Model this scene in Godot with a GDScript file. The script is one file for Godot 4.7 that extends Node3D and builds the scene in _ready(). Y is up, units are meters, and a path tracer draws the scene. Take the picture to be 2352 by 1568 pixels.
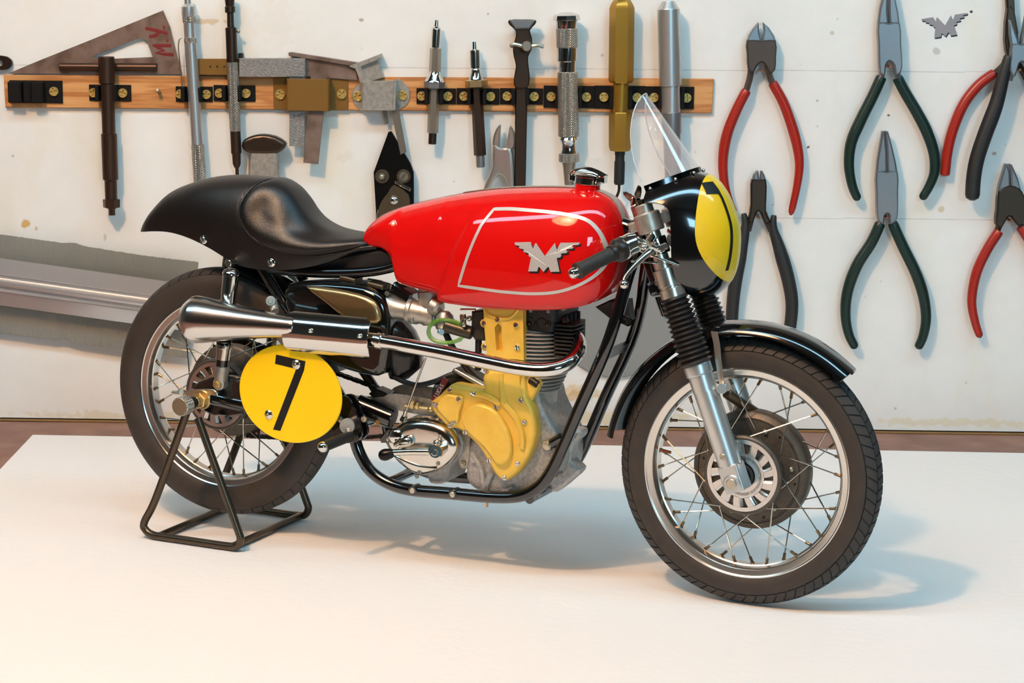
extends Node3D
# A scale model of a racing motorcycle on a paddock stand, on a sheet of white paper in front of a tool wall.
# Shapes are written in millimetres: V() and L() give points in the bike's or the wall's own frame.

var M := {}
var taken := {}
var screw_mesh: ArrayMesh
var cross_mesh: ArrayMesh

class Soup:
	var v := PackedVector3Array()
	func tri(a: Vector3, b: Vector3, c: Vector3) -> void:   # counter-clockwise seen from outside
		v.append(a); v.append(b); v.append(c)
	func quad(a: Vector3, b: Vector3, c: Vector3, d: Vector3) -> void:
		tri(a, b, c); tri(a, c, d)
	func add(o: Soup, t: Transform3D) -> Soup:
		for p in o.v: v.append(t * p)
		return self

func V(x: float, y: float, z: float) -> Vector3: return Vector3(x, y, z)

func P(a: Array) -> PackedVector2Array:
	var r := PackedVector2Array()
	for i in range(0, a.size(), 2): r.append(Vector2(a[i], a[i + 1]))
	return r

func L(a: Array) -> PackedVector3Array:
	var r := PackedVector3Array()
	for i in range(0, a.size(), 3): r.append(Vector3(a[i], a[i + 1], a[i + 2]))
	return r

func commit(s: Soup, crease := 38.0) -> ArrayMesh:
	var n := s.v.size() / 3
	var fn := PackedVector3Array(); fn.resize(n)
	var un := PackedVector3Array(); un.resize(n)
	var at := {}
	for f in n:
		var c: Vector3 = (s.v[3 * f + 1] - s.v[3 * f]).cross(s.v[3 * f + 2] - s.v[3 * f])
		fn[f] = c
		un[f] = c.normalized()
		if c.length_squared() < 1e-14: continue
		for k in 3:
			var key := Vector3i((s.v[3 * f + k] * 200.0).round())
			if not at.has(key): at[key] = PackedInt32Array()
			at[key].append(f)
	var lim := cos(deg_to_rad(crease))
	var vs := PackedVector3Array(); var ns := PackedVector3Array()
	for f in n:
		if fn[f].length_squared() < 1e-14: continue
		var u := un[f]
		for k in [0, 2, 1]:
			var p: Vector3 = s.v[3 * f + k]
			var acc := Vector3.ZERO
			for g in at[Vector3i((p * 200.0).round())]:
				if un[g].dot(u) > lim: acc += fn[g]
			vs.append(p * 0.001)
			ns.append(acc.normalized() if acc.length_squared() > 1e-16 else u)
	var arr := []
	arr.resize(Mesh.ARRAY_MAX)
	arr[Mesh.ARRAY_VERTEX] = vs
	arr[Mesh.ARRAY_NORMAL] = ns
	var m := ArrayMesh.new()
	m.add_surface_from_arrays(Mesh.PRIMITIVE_TRIANGLES, arr)
	return m

func numbered(called: String) -> String:
	if not taken.has(called):
		taken[called] = 0
		return called
	taken[called] += 1
	return "%s_%03d" % [called, taken[called]]

func tag(o: Node, label: String, category: String, group := "") -> Node:
	o.set_meta("label", label); o.set_meta("category", category)
	if group: o.set_meta("group", group)
	return o

func thing(called: String, label: String, category: String, group := "", t := Transform3D()) -> Node3D:
	var o := Node3D.new()
	o.name = numbered(called)
	o.transform = t
	add_child(o)
	tag(o, label, category, group)
	return o

func part(called: String, s, m: Material, parent: Node, crease := 38.0, t := Transform3D()) -> MeshInstance3D:
	var o := MeshInstance3D.new()
	o.name = called
	o.mesh = s if s is Mesh else commit(s, crease)
	o.material_override = m
	o.transform = t
	parent.add_child(o, true)
	return o

func struct(called: String, s, m: Material, crease := 38.0, parent: Node = self, t := Transform3D()) -> MeshInstance3D:
	var o := part(called, s, m, parent, crease, t)
	if parent == self: o.set_meta("kind", "structure")
	return o

func hold(called: String, parent: Node, t := Transform3D()) -> Node3D:   # a part made of sub-parts
	var o := Node3D.new()
	o.name = called
	o.transform = t
	parent.add_child(o, true)
	return o

# a frame at p (millimetres) whose z axis points along d
func aim(p: Vector3, d: Vector3, xhint := Vector3(1, 0, 0.013)) -> Transform3D:
	var z := d.normalized()
	var x := (xhint - z * xhint.dot(z))
	if x.length() < 0.01: x = Vector3(0, 1, 0.02) - z * z.y
	x = x.normalized()
	return Transform3D(Basis(x, z.cross(x), z), p)

func mm(t: Transform3D) -> Transform3D: return Transform3D(t.basis, t.origin * 0.001)

func lathe(s: Soup, prof: PackedVector2Array, t: Transform3D, n := 24, a0 := 0.0, a1 := TAU) -> Soup:   # prof: (radius, height along z)
	var rows := []
	for j in n + 1:
		var a := a0 + (a1 - a0) * j / n
		if j == n and is_equal_approx(a1 - a0, TAU): a = a0
		var row := PackedVector3Array()
		for q in prof: row.append(t * Vector3(q.x * cos(a), q.x * sin(a), q.y))
		rows.append(row)
	for j in n:
		for i in prof.size() - 1:
			s.quad(rows[j][i], rows[j + 1][i], rows[j + 1][i + 1], rows[j][i + 1])
	return s

func rod(s: Soup, a: Vector3, b: Vector3, r: float, n := 16, ch := 0.0, r2 := -1.0) -> Soup:
	var l := a.distance_to(b)
	if r2 < 0: r2 = r
	var c := ch
	return lathe(s, P([0, 0, r - c, 0, r, c, r2, l - c, r2 - c, l, 0, l]), aim(a, b - a), n)

func curve(p: PackedVector3Array, sub := 6, closed := false) -> PackedVector3Array:
	var r := PackedVector3Array()
	var n := p.size()
	for i in (n if closed else n - 1):
		var a := p[(i - 1 + n) % n] if closed else p[maxi(i - 1, 0)]
		var b := p[i]
		var c := p[(i + 1) % n]
		var d := p[(i + 2) % n] if closed else p[mini(i + 2, n - 1)]
		for k in sub: r.append(b.cubic_interpolate(c, a, d, float(k) / sub))
	if not closed: r.append(p[n - 1])
	return r

func curve2(p: PackedVector2Array, sub := 5, closed := true) -> PackedVector2Array:
	var q := PackedVector3Array()
	for x in p: q.append(Vector3(x.x, x.y, 0))
	var r := PackedVector2Array()
	for x in curve(q, sub, closed): r.append(Vector2(x.x, x.y))
	return r

func tube(s: Soup, p: PackedVector3Array, r, n := 10, closed := false, caps := true) -> Soup:
	var m := p.size()
	var rings := []
	var x := Vector3.ZERO
	for i in m:
		var d: Vector3
		if closed: d = p[(i + 1) % m] - p[(i - 1 + m) % m]
		else: d = p[mini(i + 1, m - 1)] - p[maxi(i - 1, 0)]
		d = d.normalized()
		if i == 0:
			x = Vector3(0.12, 0.99, 0.05).cross(d)
			if x.length() < 0.2: x = Vector3(1, 0, 0.1).cross(d)
		x = (x - d * x.dot(d)).normalized()
		var y := d.cross(x)
		var rr: float = r if (r is float or r is int) else r[i]
		var ring := PackedVector3Array()
		for k in n: ring.append(p[i] + (x * cos(TAU * k / n) + y * sin(TAU * k / n)) * rr)
		rings.append(ring)
	for i in (m if closed else m - 1):
		var a: PackedVector3Array = rings[i]
		var b: PackedVector3Array = rings[(i + 1) % m]
		for k in n: s.quad(a[k], a[(k + 1) % n], b[(k + 1) % n], b[k])
	if caps and not closed:
		for k in n:
			s.tri(p[0], rings[0][(k + 1) % n], rings[0][k])
			s.tri(p[m - 1], rings[m - 1][k], rings[m - 1][(k + 1) % n])
	return s

func inset(poly: PackedVector2Array, d: float) -> PackedVector2Array:
	var r := PackedVector2Array()
	var n := poly.size()
	for i in n:
		var e1 := (poly[i] - poly[(i - 1 + n) % n]).normalized()
		var e2 := (poly[(i + 1) % n] - poly[i]).normalized()
		var n1 := Vector2(-e1.y, e1.x)
		var n2 := Vector2(-e2.y, e2.x)
		var b := n1 + n2
		if b.length() < 0.1: b = n1
		b = b.normalized()
		r.append(poly[i] + b * minf(d / maxf(b.dot(n1), 0.35), d * 1.8))
	return r

func ccw(poly: PackedVector2Array) -> PackedVector2Array:
	if Geometry2D.is_polygon_clockwise(poly):
		var q := poly.duplicate()
		q.reverse()
		# Godot's clockwise test is written for a y-down plane
		return q if area2(q) > 0 else poly
	return poly if area2(poly) > 0 else rev(poly)

func rev(p: PackedVector2Array) -> PackedVector2Array:
	var q := p.duplicate(); q.reverse(); return q

func area2(p: PackedVector2Array) -> float:
	var a := 0.0
	for i in p.size(): a += p[i].cross(p[(i + 1) % p.size()])
	return a

func cap(s: Soup, poly: PackedVector2Array, z: float, up: bool, t: Transform3D, idx: PackedInt32Array) -> void:
	for i in range(0, idx.size(), 3):
		var a := poly[idx[i]]; var b := poly[idx[i + 1]]; var c := poly[idx[i + 2]]
		if not up:
			var q := b; b = c; c = q
		s.tri(t * Vector3(a.x, a.y, z), t * Vector3(b.x, b.y, z), t * Vector3(c.x, c.y, z))

# an outline in x and y, from z0 to z1, with its front (and back) edge bevelled; round > 1 rolls the front edge over
func prism(s: Soup, outline: PackedVector2Array, z0: float, z1: float, bevel := 0.0, t := Transform3D(), steps := 1) -> Soup:
	var poly := ccw(outline)
	var layers := []
	if bevel <= 0: layers = [[poly, z0], [poly, z1]]
	else:
		layers = [[inset(poly, bevel * 0.7), z0], [poly, z0 + bevel * 0.7]]
		for k in steps + 1:
			var a := PI / 2 * k / steps
			layers.append([inset(poly, bevel * (1 - cos(a))) if k else poly, z1 - bevel + bevel * sin(a)])
	var n := poly.size()
	for i in layers.size() - 1:
		var a: PackedVector2Array = layers[i][0]; var za: float = layers[i][1]
		var b: PackedVector2Array = layers[i + 1][0]; var zb: float = layers[i + 1][1]
		for k in n:
			var k2 := (k + 1) % n
			s.quad(t * Vector3(a[k].x, a[k].y, za), t * Vector3(a[k2].x, a[k2].y, za), t * Vector3(b[k2].x, b[k2].y, zb), t * Vector3(b[k].x, b[k].y, zb))
	var idx := Geometry2D.triangulate_polygon(poly)
	if idx.is_empty(): push_warning("outline crosses itself")
	for i in range(0, idx.size(), 3):
		if (poly[idx[i + 1]] - poly[idx[i]]).cross(poly[idx[i + 2]] - poly[idx[i]]) < 0:
			var q := idx[i + 1]; idx[i + 1] = idx[i + 2]; idx[i + 2] = q
	cap(s, layers[0][0], layers[0][1], false, t, idx)
	cap(s, layers[-1][0], layers[-1][1], true, t, idx)
	return s

func frame_prism(s: Soup, outer: PackedVector2Array, inner: PackedVector2Array, z0: float, z1: float, t := Transform3D()) -> Soup:
	var o := outer if area2(outer) > 0 else rev(outer)
	var h := inner if area2(inner) > 0 else rev(inner)
	var n := o.size()
	for k in n:
		var j := (k + 1) % n
		var a := t * Vector3(o[k].x, o[k].y, z0); var b := t * Vector3(o[j].x, o[j].y, z0)
		var a1 := t * Vector3(o[k].x, o[k].y, z1); var b1 := t * Vector3(o[j].x, o[j].y, z1)
		var c := t * Vector3(h[k].x, h[k].y, z0); var d := t * Vector3(h[j].x, h[j].y, z0)
		var c1 := t * Vector3(h[k].x, h[k].y, z1); var d1 := t * Vector3(h[j].x, h[j].y, z1)
		s.quad(a, b, b1, a1); s.quad(d, c, c1, d1); s.quad(a1, b1, d1, c1); s.quad(b, a, c, d)
	return s

func rect(x0: float, y0: float, x1: float, y1: float, r := 0.0, n := 4) -> PackedVector2Array:
	if r <= 0: return P([x0, y0, x1, y0, x1, y1, x0, y1])
	var o := PackedVector2Array()
	for c in [[x1 - r, y0 + r, -PI / 2], [x1 - r, y1 - r, 0.0], [x0 + r, y1 - r, PI / 2], [x0 + r, y0 + r, PI]]:
		for k in n + 1: o.append(Vector2(c[0], c[1]) + Vector2.from_angle(c[2] + PI / 2 * k / n) * r)
	return o

func circle(x: float, y: float, rx: float, ry := -1.0, n := 32) -> PackedVector2Array:
	var o := PackedVector2Array()
	for k in n: o.append(Vector2(x + rx * cos(TAU * k / n), y + (ry if ry > 0 else rx) * sin(TAU * k / n)))
	return o

func box(s: Soup, c: Vector3, size: Vector3, ch := 0.0, b := Basis()) -> Soup:
	return prism(s, rect(-size.x / 2, -size.y / 2, size.x / 2, size.y / 2), -size.z / 2, size.z / 2, ch, Transform3D(b, c))

func ball(s: Soup, c: Vector3, r: float, n := 16, stretch := Vector3.ONE) -> Soup:
	var pr := PackedVector2Array()
	for i in n / 2 + 1: pr.append(Vector2(r * sin(PI * i / (n / 2)), -r * cos(PI * i / (n / 2))))
	return lathe(s, pr, Transform3D(Basis.from_scale(stretch), c), n)

func loft(s: Soup, rows: Array, caps := true, flip := false) -> Soup:   # rings of equal length
	var n: int = rows[0].size()
	for i in rows.size() - 1:
		for k in n:
			var a: Vector3 = rows[i][k]; var b: Vector3 = rows[i][(k + 1) % n]; var c: Vector3 = rows[i + 1][(k + 1) % n]; var d: Vector3 = rows[i + 1][k]
			if flip: s.quad(b, a, d, c)
			else: s.quad(a, b, c, d)
	if caps:
		for e in [0, rows.size() - 1]:
			var m := Vector3.ZERO
			for q in rows[e]: m += q
			m /= n
			for k in n:
				if (e == 0) != flip: s.tri(m, rows[e][(k + 1) % n], rows[e][k])
				else: s.tri(m, rows[e][k], rows[e][(k + 1) % n])
	return s

func sheet(s: Soup, grid: Array, thick: float) -> Soup:   # a curved plate: rows of points, given a thickness along its own normal
	var nr := grid.size(); var nc: int = grid[0].size()
	var back := []
	for i in nr:
		var row := PackedVector3Array()
		for j in nc:
			var du: Vector3 = grid[mini(i + 1, nr - 1)][j] - grid[maxi(i - 1, 0)][j]
			var dv: Vector3 = grid[i][mini(j + 1, nc - 1)] - grid[i][maxi(j - 1, 0)]
			row.append(grid[i][j] - dv.cross(du).normalized() * thick)
		back.append(row)
	for i in nr - 1:
		for j in nc - 1:
			s.quad(grid[i][j], grid[i][j + 1], grid[i + 1][j + 1], grid[i + 1][j])
			s.quad(back[i][j + 1], back[i][j], back[i + 1][j], back[i + 1][j + 1])
	for j in nc - 1:
		s.quad(back[0][j], back[0][j + 1], grid[0][j + 1], grid[0][j])
		s.quad(grid[nr - 1][j], grid[nr - 1][j + 1], back[nr - 1][j + 1], back[nr - 1][j])
	for i in nr - 1:
		s.quad(back[i + 1][0], back[i][0], grid[i][0], grid[i + 1][0])
		s.quad(grid[i + 1][nc - 1], grid[i][nc - 1], back[i][nc - 1], back[i + 1][nc - 1])
	return s

func hexagon(r: float, turn := 0.0) -> PackedVector2Array:
	var o := PackedVector2Array()
	for k in 6: o.append(Vector2.from_angle(turn + TAU * k / 6) * r)
	return o

func nut(s: Soup, p: Vector3, d: Vector3, r: float, h: float, stud := 0.55, proud := 0.35) -> Soup:
	var t := aim(p, d)
	prism(s, hexagon(r, 0.3), 0, h, h * 0.18, t)
	lathe(s, P([0, 0, r * stud, 0, r * stud, h * (1 + proud) - 0.1, r * stud - 0.15, h * (1 + proud), 0, h * (1 + proud)]), t, 12)
	return s

func value(t: float, keys: PackedVector2Array) -> float:   # smooth curve through (t, value) keys
	var n := keys.size()
	if t <= keys[0].x: return keys[0].y
	for i in n - 1:
		if t <= keys[i + 1].x:
			var a := keys[maxi(i - 1, 0)]; var b := keys[i]; var c := keys[i + 1]; var d := keys[mini(i + 2, n - 1)]
			var h := c.x - b.x
			var u := (t - b.x) / h
			var m1 := (c.y - a.y) / maxf(c.x - a.x, 1e-5) * h
			var m2 := (d.y - b.y) / maxf(d.x - b.x, 1e-5) * h
			return (2 * u * u * u - 3 * u * u + 1) * b.y + (u * u * u - 2 * u * u + u) * m1 + (-2 * u * u * u + 3 * u * u) * c.y + (u * u * u - u * u) * m2
	return keys[n - 1].y

# a slotted screw head of radius 1 (scaled where it is used), z up
func slotted() -> ArrayMesh:
	var s := Soup.new()
	lathe(s, P([0, 0, 1, 0, 1, 0.28, 0, 0.28]), Transform3D(), 16)
	for e in [0.0, PI]:
		var half := PackedVector2Array()
		for k in 9:
			var a := 0.16 + (PI - 0.32) * k / 8
			half.append(Vector2(cos(a), sin(a)).rotated(e))
		prism(s, half, 0.28, 0.66, 0.16)
	return commit(s)

func crosshead() -> ArrayMesh:
	var s := Soup.new()
	lathe(s, P([0, 0, 1, 0, 1, 0.3, 0.94, 0.42, 0.8, 0.42, 0.7, 0.04, 0, 0.04]), Transform3D(), 24)
	for e in 4:   # four quarters leave the cross-shaped recess between them
		var q := PackedVector2Array()
		q.append(Vector2(0.17, 0.17)); q.append(Vector2(0.5, 0.17))
		for k in 7:
			var a := 0.24 + (PI / 2 - 0.48) * k / 6
			q.append(Vector2(cos(a), sin(a)) * 0.9)
		q.append(Vector2(0.17, 0.5))
		var q2 := PackedVector2Array()
		for x in q: q2.append(x.rotated(e * PI / 2 + 0.3))
		prism(s, q2, 0.02, 0.42, 0.05)
	return commit(s)

func screw(called: String, p: Vector3, d: Vector3, r: float, m: Material, parent: Node, cross := false, turn := 0.0) -> MeshInstance3D:
	var t := aim(p, d)
	t.basis = (t.basis * Basis(Vector3(0, 0, 1), turn)).scaled_local(Vector3.ONE * r)
	return part(called, cross_mesh if cross else screw_mesh, m, parent, 38, mm(t))

func noise(freq: float, kind := FastNoiseLite.TYPE_SIMPLEX_SMOOTH, s := 1, oct := 4) -> FastNoiseLite:
	var f := FastNoiseLite.new()
	f.noise_type = kind; f.frequency = freq; f.seed = s; f.fractal_octaves = oct
	return f

func ramp(cols: Array) -> Gradient:
	var g := Gradient.new()
	var o := PackedFloat32Array(); var k := PackedColorArray()
	for c in cols:
		o.append(c[0]); k.append(c[1])
	g.offsets = o; g.colors = k
	return g

func ntex(f: FastNoiseLite, size: int, g: Gradient = null, bump := 0.0) -> NoiseTexture2D:
	var t := NoiseTexture2D.new()
	t.width = size; t.height = size; t.noise = f; t.seamless = true
	if g: t.color_ramp = g
	if bump > 0:
		t.as_normal_map = true; t.bump_strength = bump
	return t

func mat(called: String, c: Color, rough := 0.5, metal := 0.0, coat := 0.0) -> StandardMaterial3D:
	var m := StandardMaterial3D.new()
	m.resource_name = called
	m.albedo_color = c; m.roughness = rough; m.metallic = metal
	if coat > 0:
		m.clearcoat_enabled = true; m.clearcoat = coat; m.clearcoat_roughness = 0.04
	M[called] = m
	return m

# colour variation and fine relief from noise, in the object's own space
func grain(m: StandardMaterial3D, cols: Array, scale: float, freq := 0.02, bump := 0.0, seed_ := 1, stretch := Vector3.ONE) -> StandardMaterial3D:
	m.uv1_triplanar = true
	m.uv1_scale = stretch * scale
	if cols.size():
		m.albedo_color = Color.WHITE
		m.albedo_texture = ntex(noise(freq, FastNoiseLite.TYPE_SIMPLEX_SMOOTH, seed_), 256, ramp(cols))
	if bump > 0:
		m.normal_enabled = true
		m.normal_texture = ntex(noise(freq * 2, FastNoiseLite.TYPE_SIMPLEX_SMOOTH, seed_ + 7), 256, null, bump)
	return m

func _ready() -> void:
	# ---- camera, surroundings, lights, exposure
	var cam := Camera3D.new()
	cam.name = "camera"
	var pitch := deg_to_rad(10.228); var roll := deg_to_rad(0.5792)
	var fw := Vector3(0, -sin(pitch), -cos(pitch)); var up0 := Vector3(0, cos(pitch), -sin(pitch))
	var right := Vector3.RIGHT * cos(roll) + up0 * sin(roll)
	var up := up0 * cos(roll) - Vector3.RIGHT * sin(roll)
	cam.transform = Transform3D(Basis(right, up, -fw), Vector3(0, 0.2989, 0))
	cam.fov = rad_to_deg(2 * atan(784.0 / 4800.0))
	cam.near = 0.05; cam.far = 20
	add_child(cam)
	cam.current = true
	var e := Environment.new()
	e.background_mode = Environment.BG_COLOR
	e.background_color = Color(0.02, 0.022, 0.026)
	e.tonemap_mode = Environment.TONE_MAPPER_LINEAR
	e.tonemap_exposure = 1.0
	e.sdfgi_enabled = true; e.ssao_enabled = true; e.ssil_enabled = true
	var we := WorldEnvironment.new()
	we.name = "surroundings"
	we.environment = e
	add_child(we)
	# a cool strip light over the bench, a window behind the photographer, a warm bowl lamp on the left (built below)
	var strip := AreaLight3D.new()
	strip.name = "strip_glow"
	strip.area_size = Vector2(2.4, 0.14)
	strip.light_color = Color(0.69, 0.9, 1.0)
	strip.light_energy = 1.3
	strip.shadow_enabled = true
	strip.transform = Transform3D(Basis(Vector3.RIGHT, -PI / 2 + 0.3), Vector3(0.05, 1.05, -0.64))
	add_child(strip)
	var pane := AreaLight3D.new()
	pane.name = "window_glow"
	pane.area_size = Vector2(0.55, 0.5)
	pane.light_color = Color(0.69, 0.9, 1.0)
	pane.light_energy = 1.25
	pane.shadow_enabled = true
	pane.transform = Transform3D(Basis(), Vector3(0.75, 0.72, 1.36)).looking_at(Vector3(0.75, 0.72, 0), Vector3.UP)
	add_child(pane)
	materials()
	screw_mesh = slotted(); cross_mesh = crosshead()
	setting()
	wall_things()
	motorcycle()

const LAMP := Vector3(-0.37, 0.92, -0.48)

func materials() -> void:
	mat("chrome", Color(0.86, 0.85, 0.83), 0.1, 1.0)
	mat("brushed_chrome", Color(0.84, 0.83, 0.81), 0.2, 1.0)
	mat("polished", Color(0.86, 0.84, 0.8), 0.16, 1.0)
	mat("aluminium", Color(0.8, 0.8, 0.79), 0.36, 0.85)
	grain(mat("satin", Color(0.74, 0.72, 0.68), 0.42, 0.8), [[0.0, Color(0.66, 0.64, 0.6)], [0.5, Color(0.74, 0.72, 0.68)], [1.0, Color(0.8, 0.78, 0.74)]], 30.0, 0.03, 0.4, 17)
	grain(mat("scratched_alu", Color(0.7, 0.7, 0.7), 0.36, 0.8), [[0.0, Color(0.58, 0.58, 0.57)], [0.4, Color(0.7, 0.7, 0.69)], [0.6, Color(0.66, 0.66, 0.65)], [1.0, Color(0.82, 0.82, 0.81)]], 40.0, 0.05, 1.2, 18, Vector3(0.3, 1.6, 1.0))
	mat("steel", Color(0.66, 0.63, 0.57), 0.32, 0.85)
	mat("dark_steel", Color(0.33, 0.28, 0.24), 0.38, 1.0)
	mat("grey_steel", Color(0.56, 0.57, 0.58), 0.36, 0.75)
	mat("gun_metal", Color(0.24, 0.2, 0.165), 0.42, 0.85)
	mat("brown_steel", Color(0.3, 0.225, 0.18), 0.4, 0.8)
	mat("brass", Color(0.68, 0.52, 0.2), 0.34, 0.75)
	mat("pale_brass", Color(0.8, 0.71, 0.5), 0.3, 0.85)
	mat("gold_screw", Color(0.84, 0.72, 0.42), 0.4, 0.6)
	mat("old_brass", Color(0.54, 0.4, 0.19), 0.45, 0.55)
	mat("copper", Color(0.7, 0.42, 0.3), 0.35, 1.0)
	grain(mat("cast", Color(0.6, 0.6, 0.6), 0.5, 0.5), [[0.0, Color(0.6, 0.59, 0.575)], [1.0, Color(0.76, 0.75, 0.73)]], 30.0, 0.05, 1.5, 3)
	grain(mat("fin_metal", Color(0.5, 0.5, 0.5), 0.48, 0.4), [[0.0, Color(0.68, 0.66, 0.63)], [1.0, Color(0.76, 0.74, 0.71)]], 40.0, 0.05, 0.8, 4)
	grain(mat("head_black", Color(0.05, 0.05, 0.05), 0.5, 0.2), [[0.0, Color(0.13, 0.12, 0.115)], [1.0, Color(0.2, 0.185, 0.18)]], 40.0, 0.05, 0.8, 5)
	grain(mat("hub_grey", Color(0.3, 0.27, 0.23), 0.5, 0.6), [[0.0, Color(0.33, 0.3, 0.265)], [1.0, Color(0.4, 0.365, 0.325)]], 25.0, 0.03, 0.5, 6)
	mat("red", Color(0.8, 0.018, 0.012), 0.55, 0.0, 1.0).metallic_specular = 0.2
	mat("black", Color(0.045, 0.043, 0.045), 0.16, 0.0, 1.0)
	mat("matt_black", Color(0.085, 0.08, 0.078), 0.55)
	mat("black_metal", Color(0.09, 0.08, 0.07), 0.3, 0.6)
	mat("yellow", Color(1.0, 0.83, 0.0), 0.42, 0.0, 0.15)
	mat("nose_yellow", Color(0.93, 0.77, 0.02), 0.45, 0.0, 0.6)
	mat("ink", Color(0.03, 0.028, 0.028), 0.5)
	grain(mat("gold", Color(0.9, 0.74, 0.3), 0.4, 0.15), [[0.0, Color(0.9, 0.73, 0.28)], [1.0, Color(0.96, 0.8, 0.36)]], 14.0, 0.02, 0.5, 8)
	mat("silver_line", Color(0.8, 0.79, 0.77), 0.4, 0.35)
	grain(mat("badge", Color(0.8, 0.79, 0.77), 0.42, 0.5), [[0.0, Color(0.74, 0.73, 0.72)], [1.0, Color(0.9, 0.89, 0.88)]], 60.0, 0.12, 0.0, 9)
	grain(mat("rubber", Color(0.2, 0.18, 0.16), 0.62), [[0.0, Color(0.185, 0.158, 0.137)], [1.0, Color(0.225, 0.193, 0.168)]], 12.0, 0.02, 0.6, 10)
	mat("tread_rubber", Color(0.2, 0.188, 0.177), 0.65)
	mat("gaiter", Color(0.14, 0.12, 0.11), 0.36)
	grain(mat("leather", Color(0.062, 0.058, 0.055), 0.4), [], 75.0, 0.05, 1.5, 11)
	var g := mat("grip", Color(0.16, 0.145, 0.13), 0.5)
	grain(g, [], 110.0, 0.06, 4.0, 12)
	mat("stand_steel", Color(0.34, 0.3, 0.25), 0.34, 0.9)
	mat("spoke", Color(0.75, 0.72, 0.67), 0.18, 1.0)
	var kn := mat("knurl", Color(0.7, 0.67, 0.62), 0.34, 0.85)
	kn.uv1_triplanar = true; kn.uv1_scale = Vector3.ONE * 170.0
	kn.normal_enabled = true; kn.normal_scale = 1.0
	kn.normal_texture = ImageTexture.create_from_image(knurl_image())
	mat("pale_brass_face", Color(0.74, 0.69, 0.58), 0.4, 1.0)
	mat("red_grip", Color(0.62, 0.12, 0.055), 0.34)
	mat("green_grip", Color(0.045, 0.15, 0.115), 0.36)
	mat("black_grip", Color(0.13, 0.128, 0.125), 0.5)
	mat("clip_rubber", Color(0.11, 0.1, 0.095), 0.7).metallic_specular = 0.2
	mat("maroon", Color(0.42, 0.06, 0.06), 0.4)
	mat("marker", Color(0.45, 0.06, 0.055), 0.6)
	mat("oil_black", Color(0.06, 0.055, 0.05), 0.12, 0.0, 1.0)
	mat("oil_panel", Color(0.72, 0.62, 0.44), 0.3, 0.9)
	var green := mat("green_hose", Color(0.42, 0.66, 0.06, 0.42), 0.1)
	green.transparency = BaseMaterial3D.TRANSPARENCY_ALPHA
	var glass := mat("screen", Color(0.97, 0.97, 0.97, 0.1), 0.02)
	glass.transparency = BaseMaterial3D.TRANSPARENCY_ALPHA
	var glow := mat("strip_diffuser", Color(0.9, 0.95, 1.0), 0.5)
	glow.emission_enabled = true; glow.emission = Color(0.6, 0.86, 1.0); glow.emission_energy_multiplier = 1.3
	var wg := mat("window_daylight", Color(0.9, 0.95, 1.0), 0.3)
	wg.emission_enabled = true; wg.emission = Color(0.62, 0.86, 1.0); wg.emission_energy_multiplier = 1.6
	var bg := mat("bulb_glow", Color(1, 0.95, 0.85), 0.4)
	bg.emission_enabled = true; bg.emission = Color(1.0, 0.86, 0.62); bg.emission_energy_multiplier = 9.0
	mat("lamp_enamel", Color(0.78, 0.76, 0.72), 0.45)
	mat("lamp_white", Color(0.9, 0.87, 0.8), 0.45)
	mat("room_paint", Color(0.52, 0.47, 0.42), 0.8)
	mat("room_floor", Color(0.3, 0.26, 0.22), 0.7)
	# bench: red-brown lino; pine for the rail; wall board and paper
	var b := mat("bench", Color(0.45, 0.3, 0.25), 0.5)
	grain(b, [[0.0, Color(0.44, 0.3, 0.25)], [0.55, Color(0.52, 0.37, 0.31)], [1.0, Color(0.58, 0.43, 0.36)]], 5.0, 0.02, 0.4, 14)
	var pine := mat("pine", Color(0.8, 0.6, 0.36), 0.55)
	grain(pine, [[0.0, Color(0.58, 0.34, 0.17)], [0.3, Color(0.76, 0.53, 0.3)], [0.48, Color(0.68, 0.43, 0.22)], [0.62, Color(0.8, 0.58, 0.35)], [1.0, Color(0.83, 0.64, 0.42)]], 16.0, 0.022, 0.0, 15, Vector3(0.09, 1.2, 1.0))
	grain(mat("blade_brown", Color(0.4, 0.32, 0.27), 0.42, 0.6), [[0.0, Color(0.42, 0.34, 0.29)], [0.5, Color(0.54, 0.46, 0.41)], [1.0, Color(0.62, 0.54, 0.5)]], 12.0, 0.02, 0.0, 16)
	mat("jaw_steel", Color(0.6, 0.63, 0.65), 0.32, 0.75)
	mat("joint_brown", Color(0.36, 0.31, 0.28), 0.42, 0.7)
	mat("steel_dull", Color(0.42, 0.37, 0.3), 0.4, 0.9)
	grain(mat("grey_pin", Color(0.62, 0.61, 0.57), 0.5, 0.4), [], 1.0, 0.02)
	mat("polished_bar", Color(0.8, 0.81, 0.82), 0.36, 0.8)
	mat("disc_grey", Color(0.55, 0.55, 0.54), 0.5, 0.3)
	mat("sticker_grey", Color(0.56, 0.55, 0.57), 0.5)
	mat("rim_metal", Color(0.86, 0.84, 0.81), 0.26, 1.0)
	mat("plate_alu", Color(0.84, 0.82, 0.8), 0.24, 1.0)
	mat("nipple", Color(0.5, 0.42, 0.32), 0.35, 1.0)
	mat("grey_black", Color(0.2, 0.2, 0.2), 0.35, 0.3)
	mat("pale_metal", Color(0.8, 0.76, 0.68), 0.34, 1.0)
	mat("satin_bright", Color(0.8, 0.77, 0.72), 0.28, 0.85)
	mat("mag_grey", Color(0.3, 0.28, 0.25), 0.4, 0.7)
	mat("boot_black", Color(0.05, 0.05, 0.05), 0.22)
	mat("copper_chrome", Color(0.8, 0.72, 0.66), 0.12, 1.0)
	mat("black_chrome", Color(0.3, 0.3, 0.31), 0.1, 1.0)
	mat("chain", Color(0.13, 0.12, 0.11), 0.35, 0.7)
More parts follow.
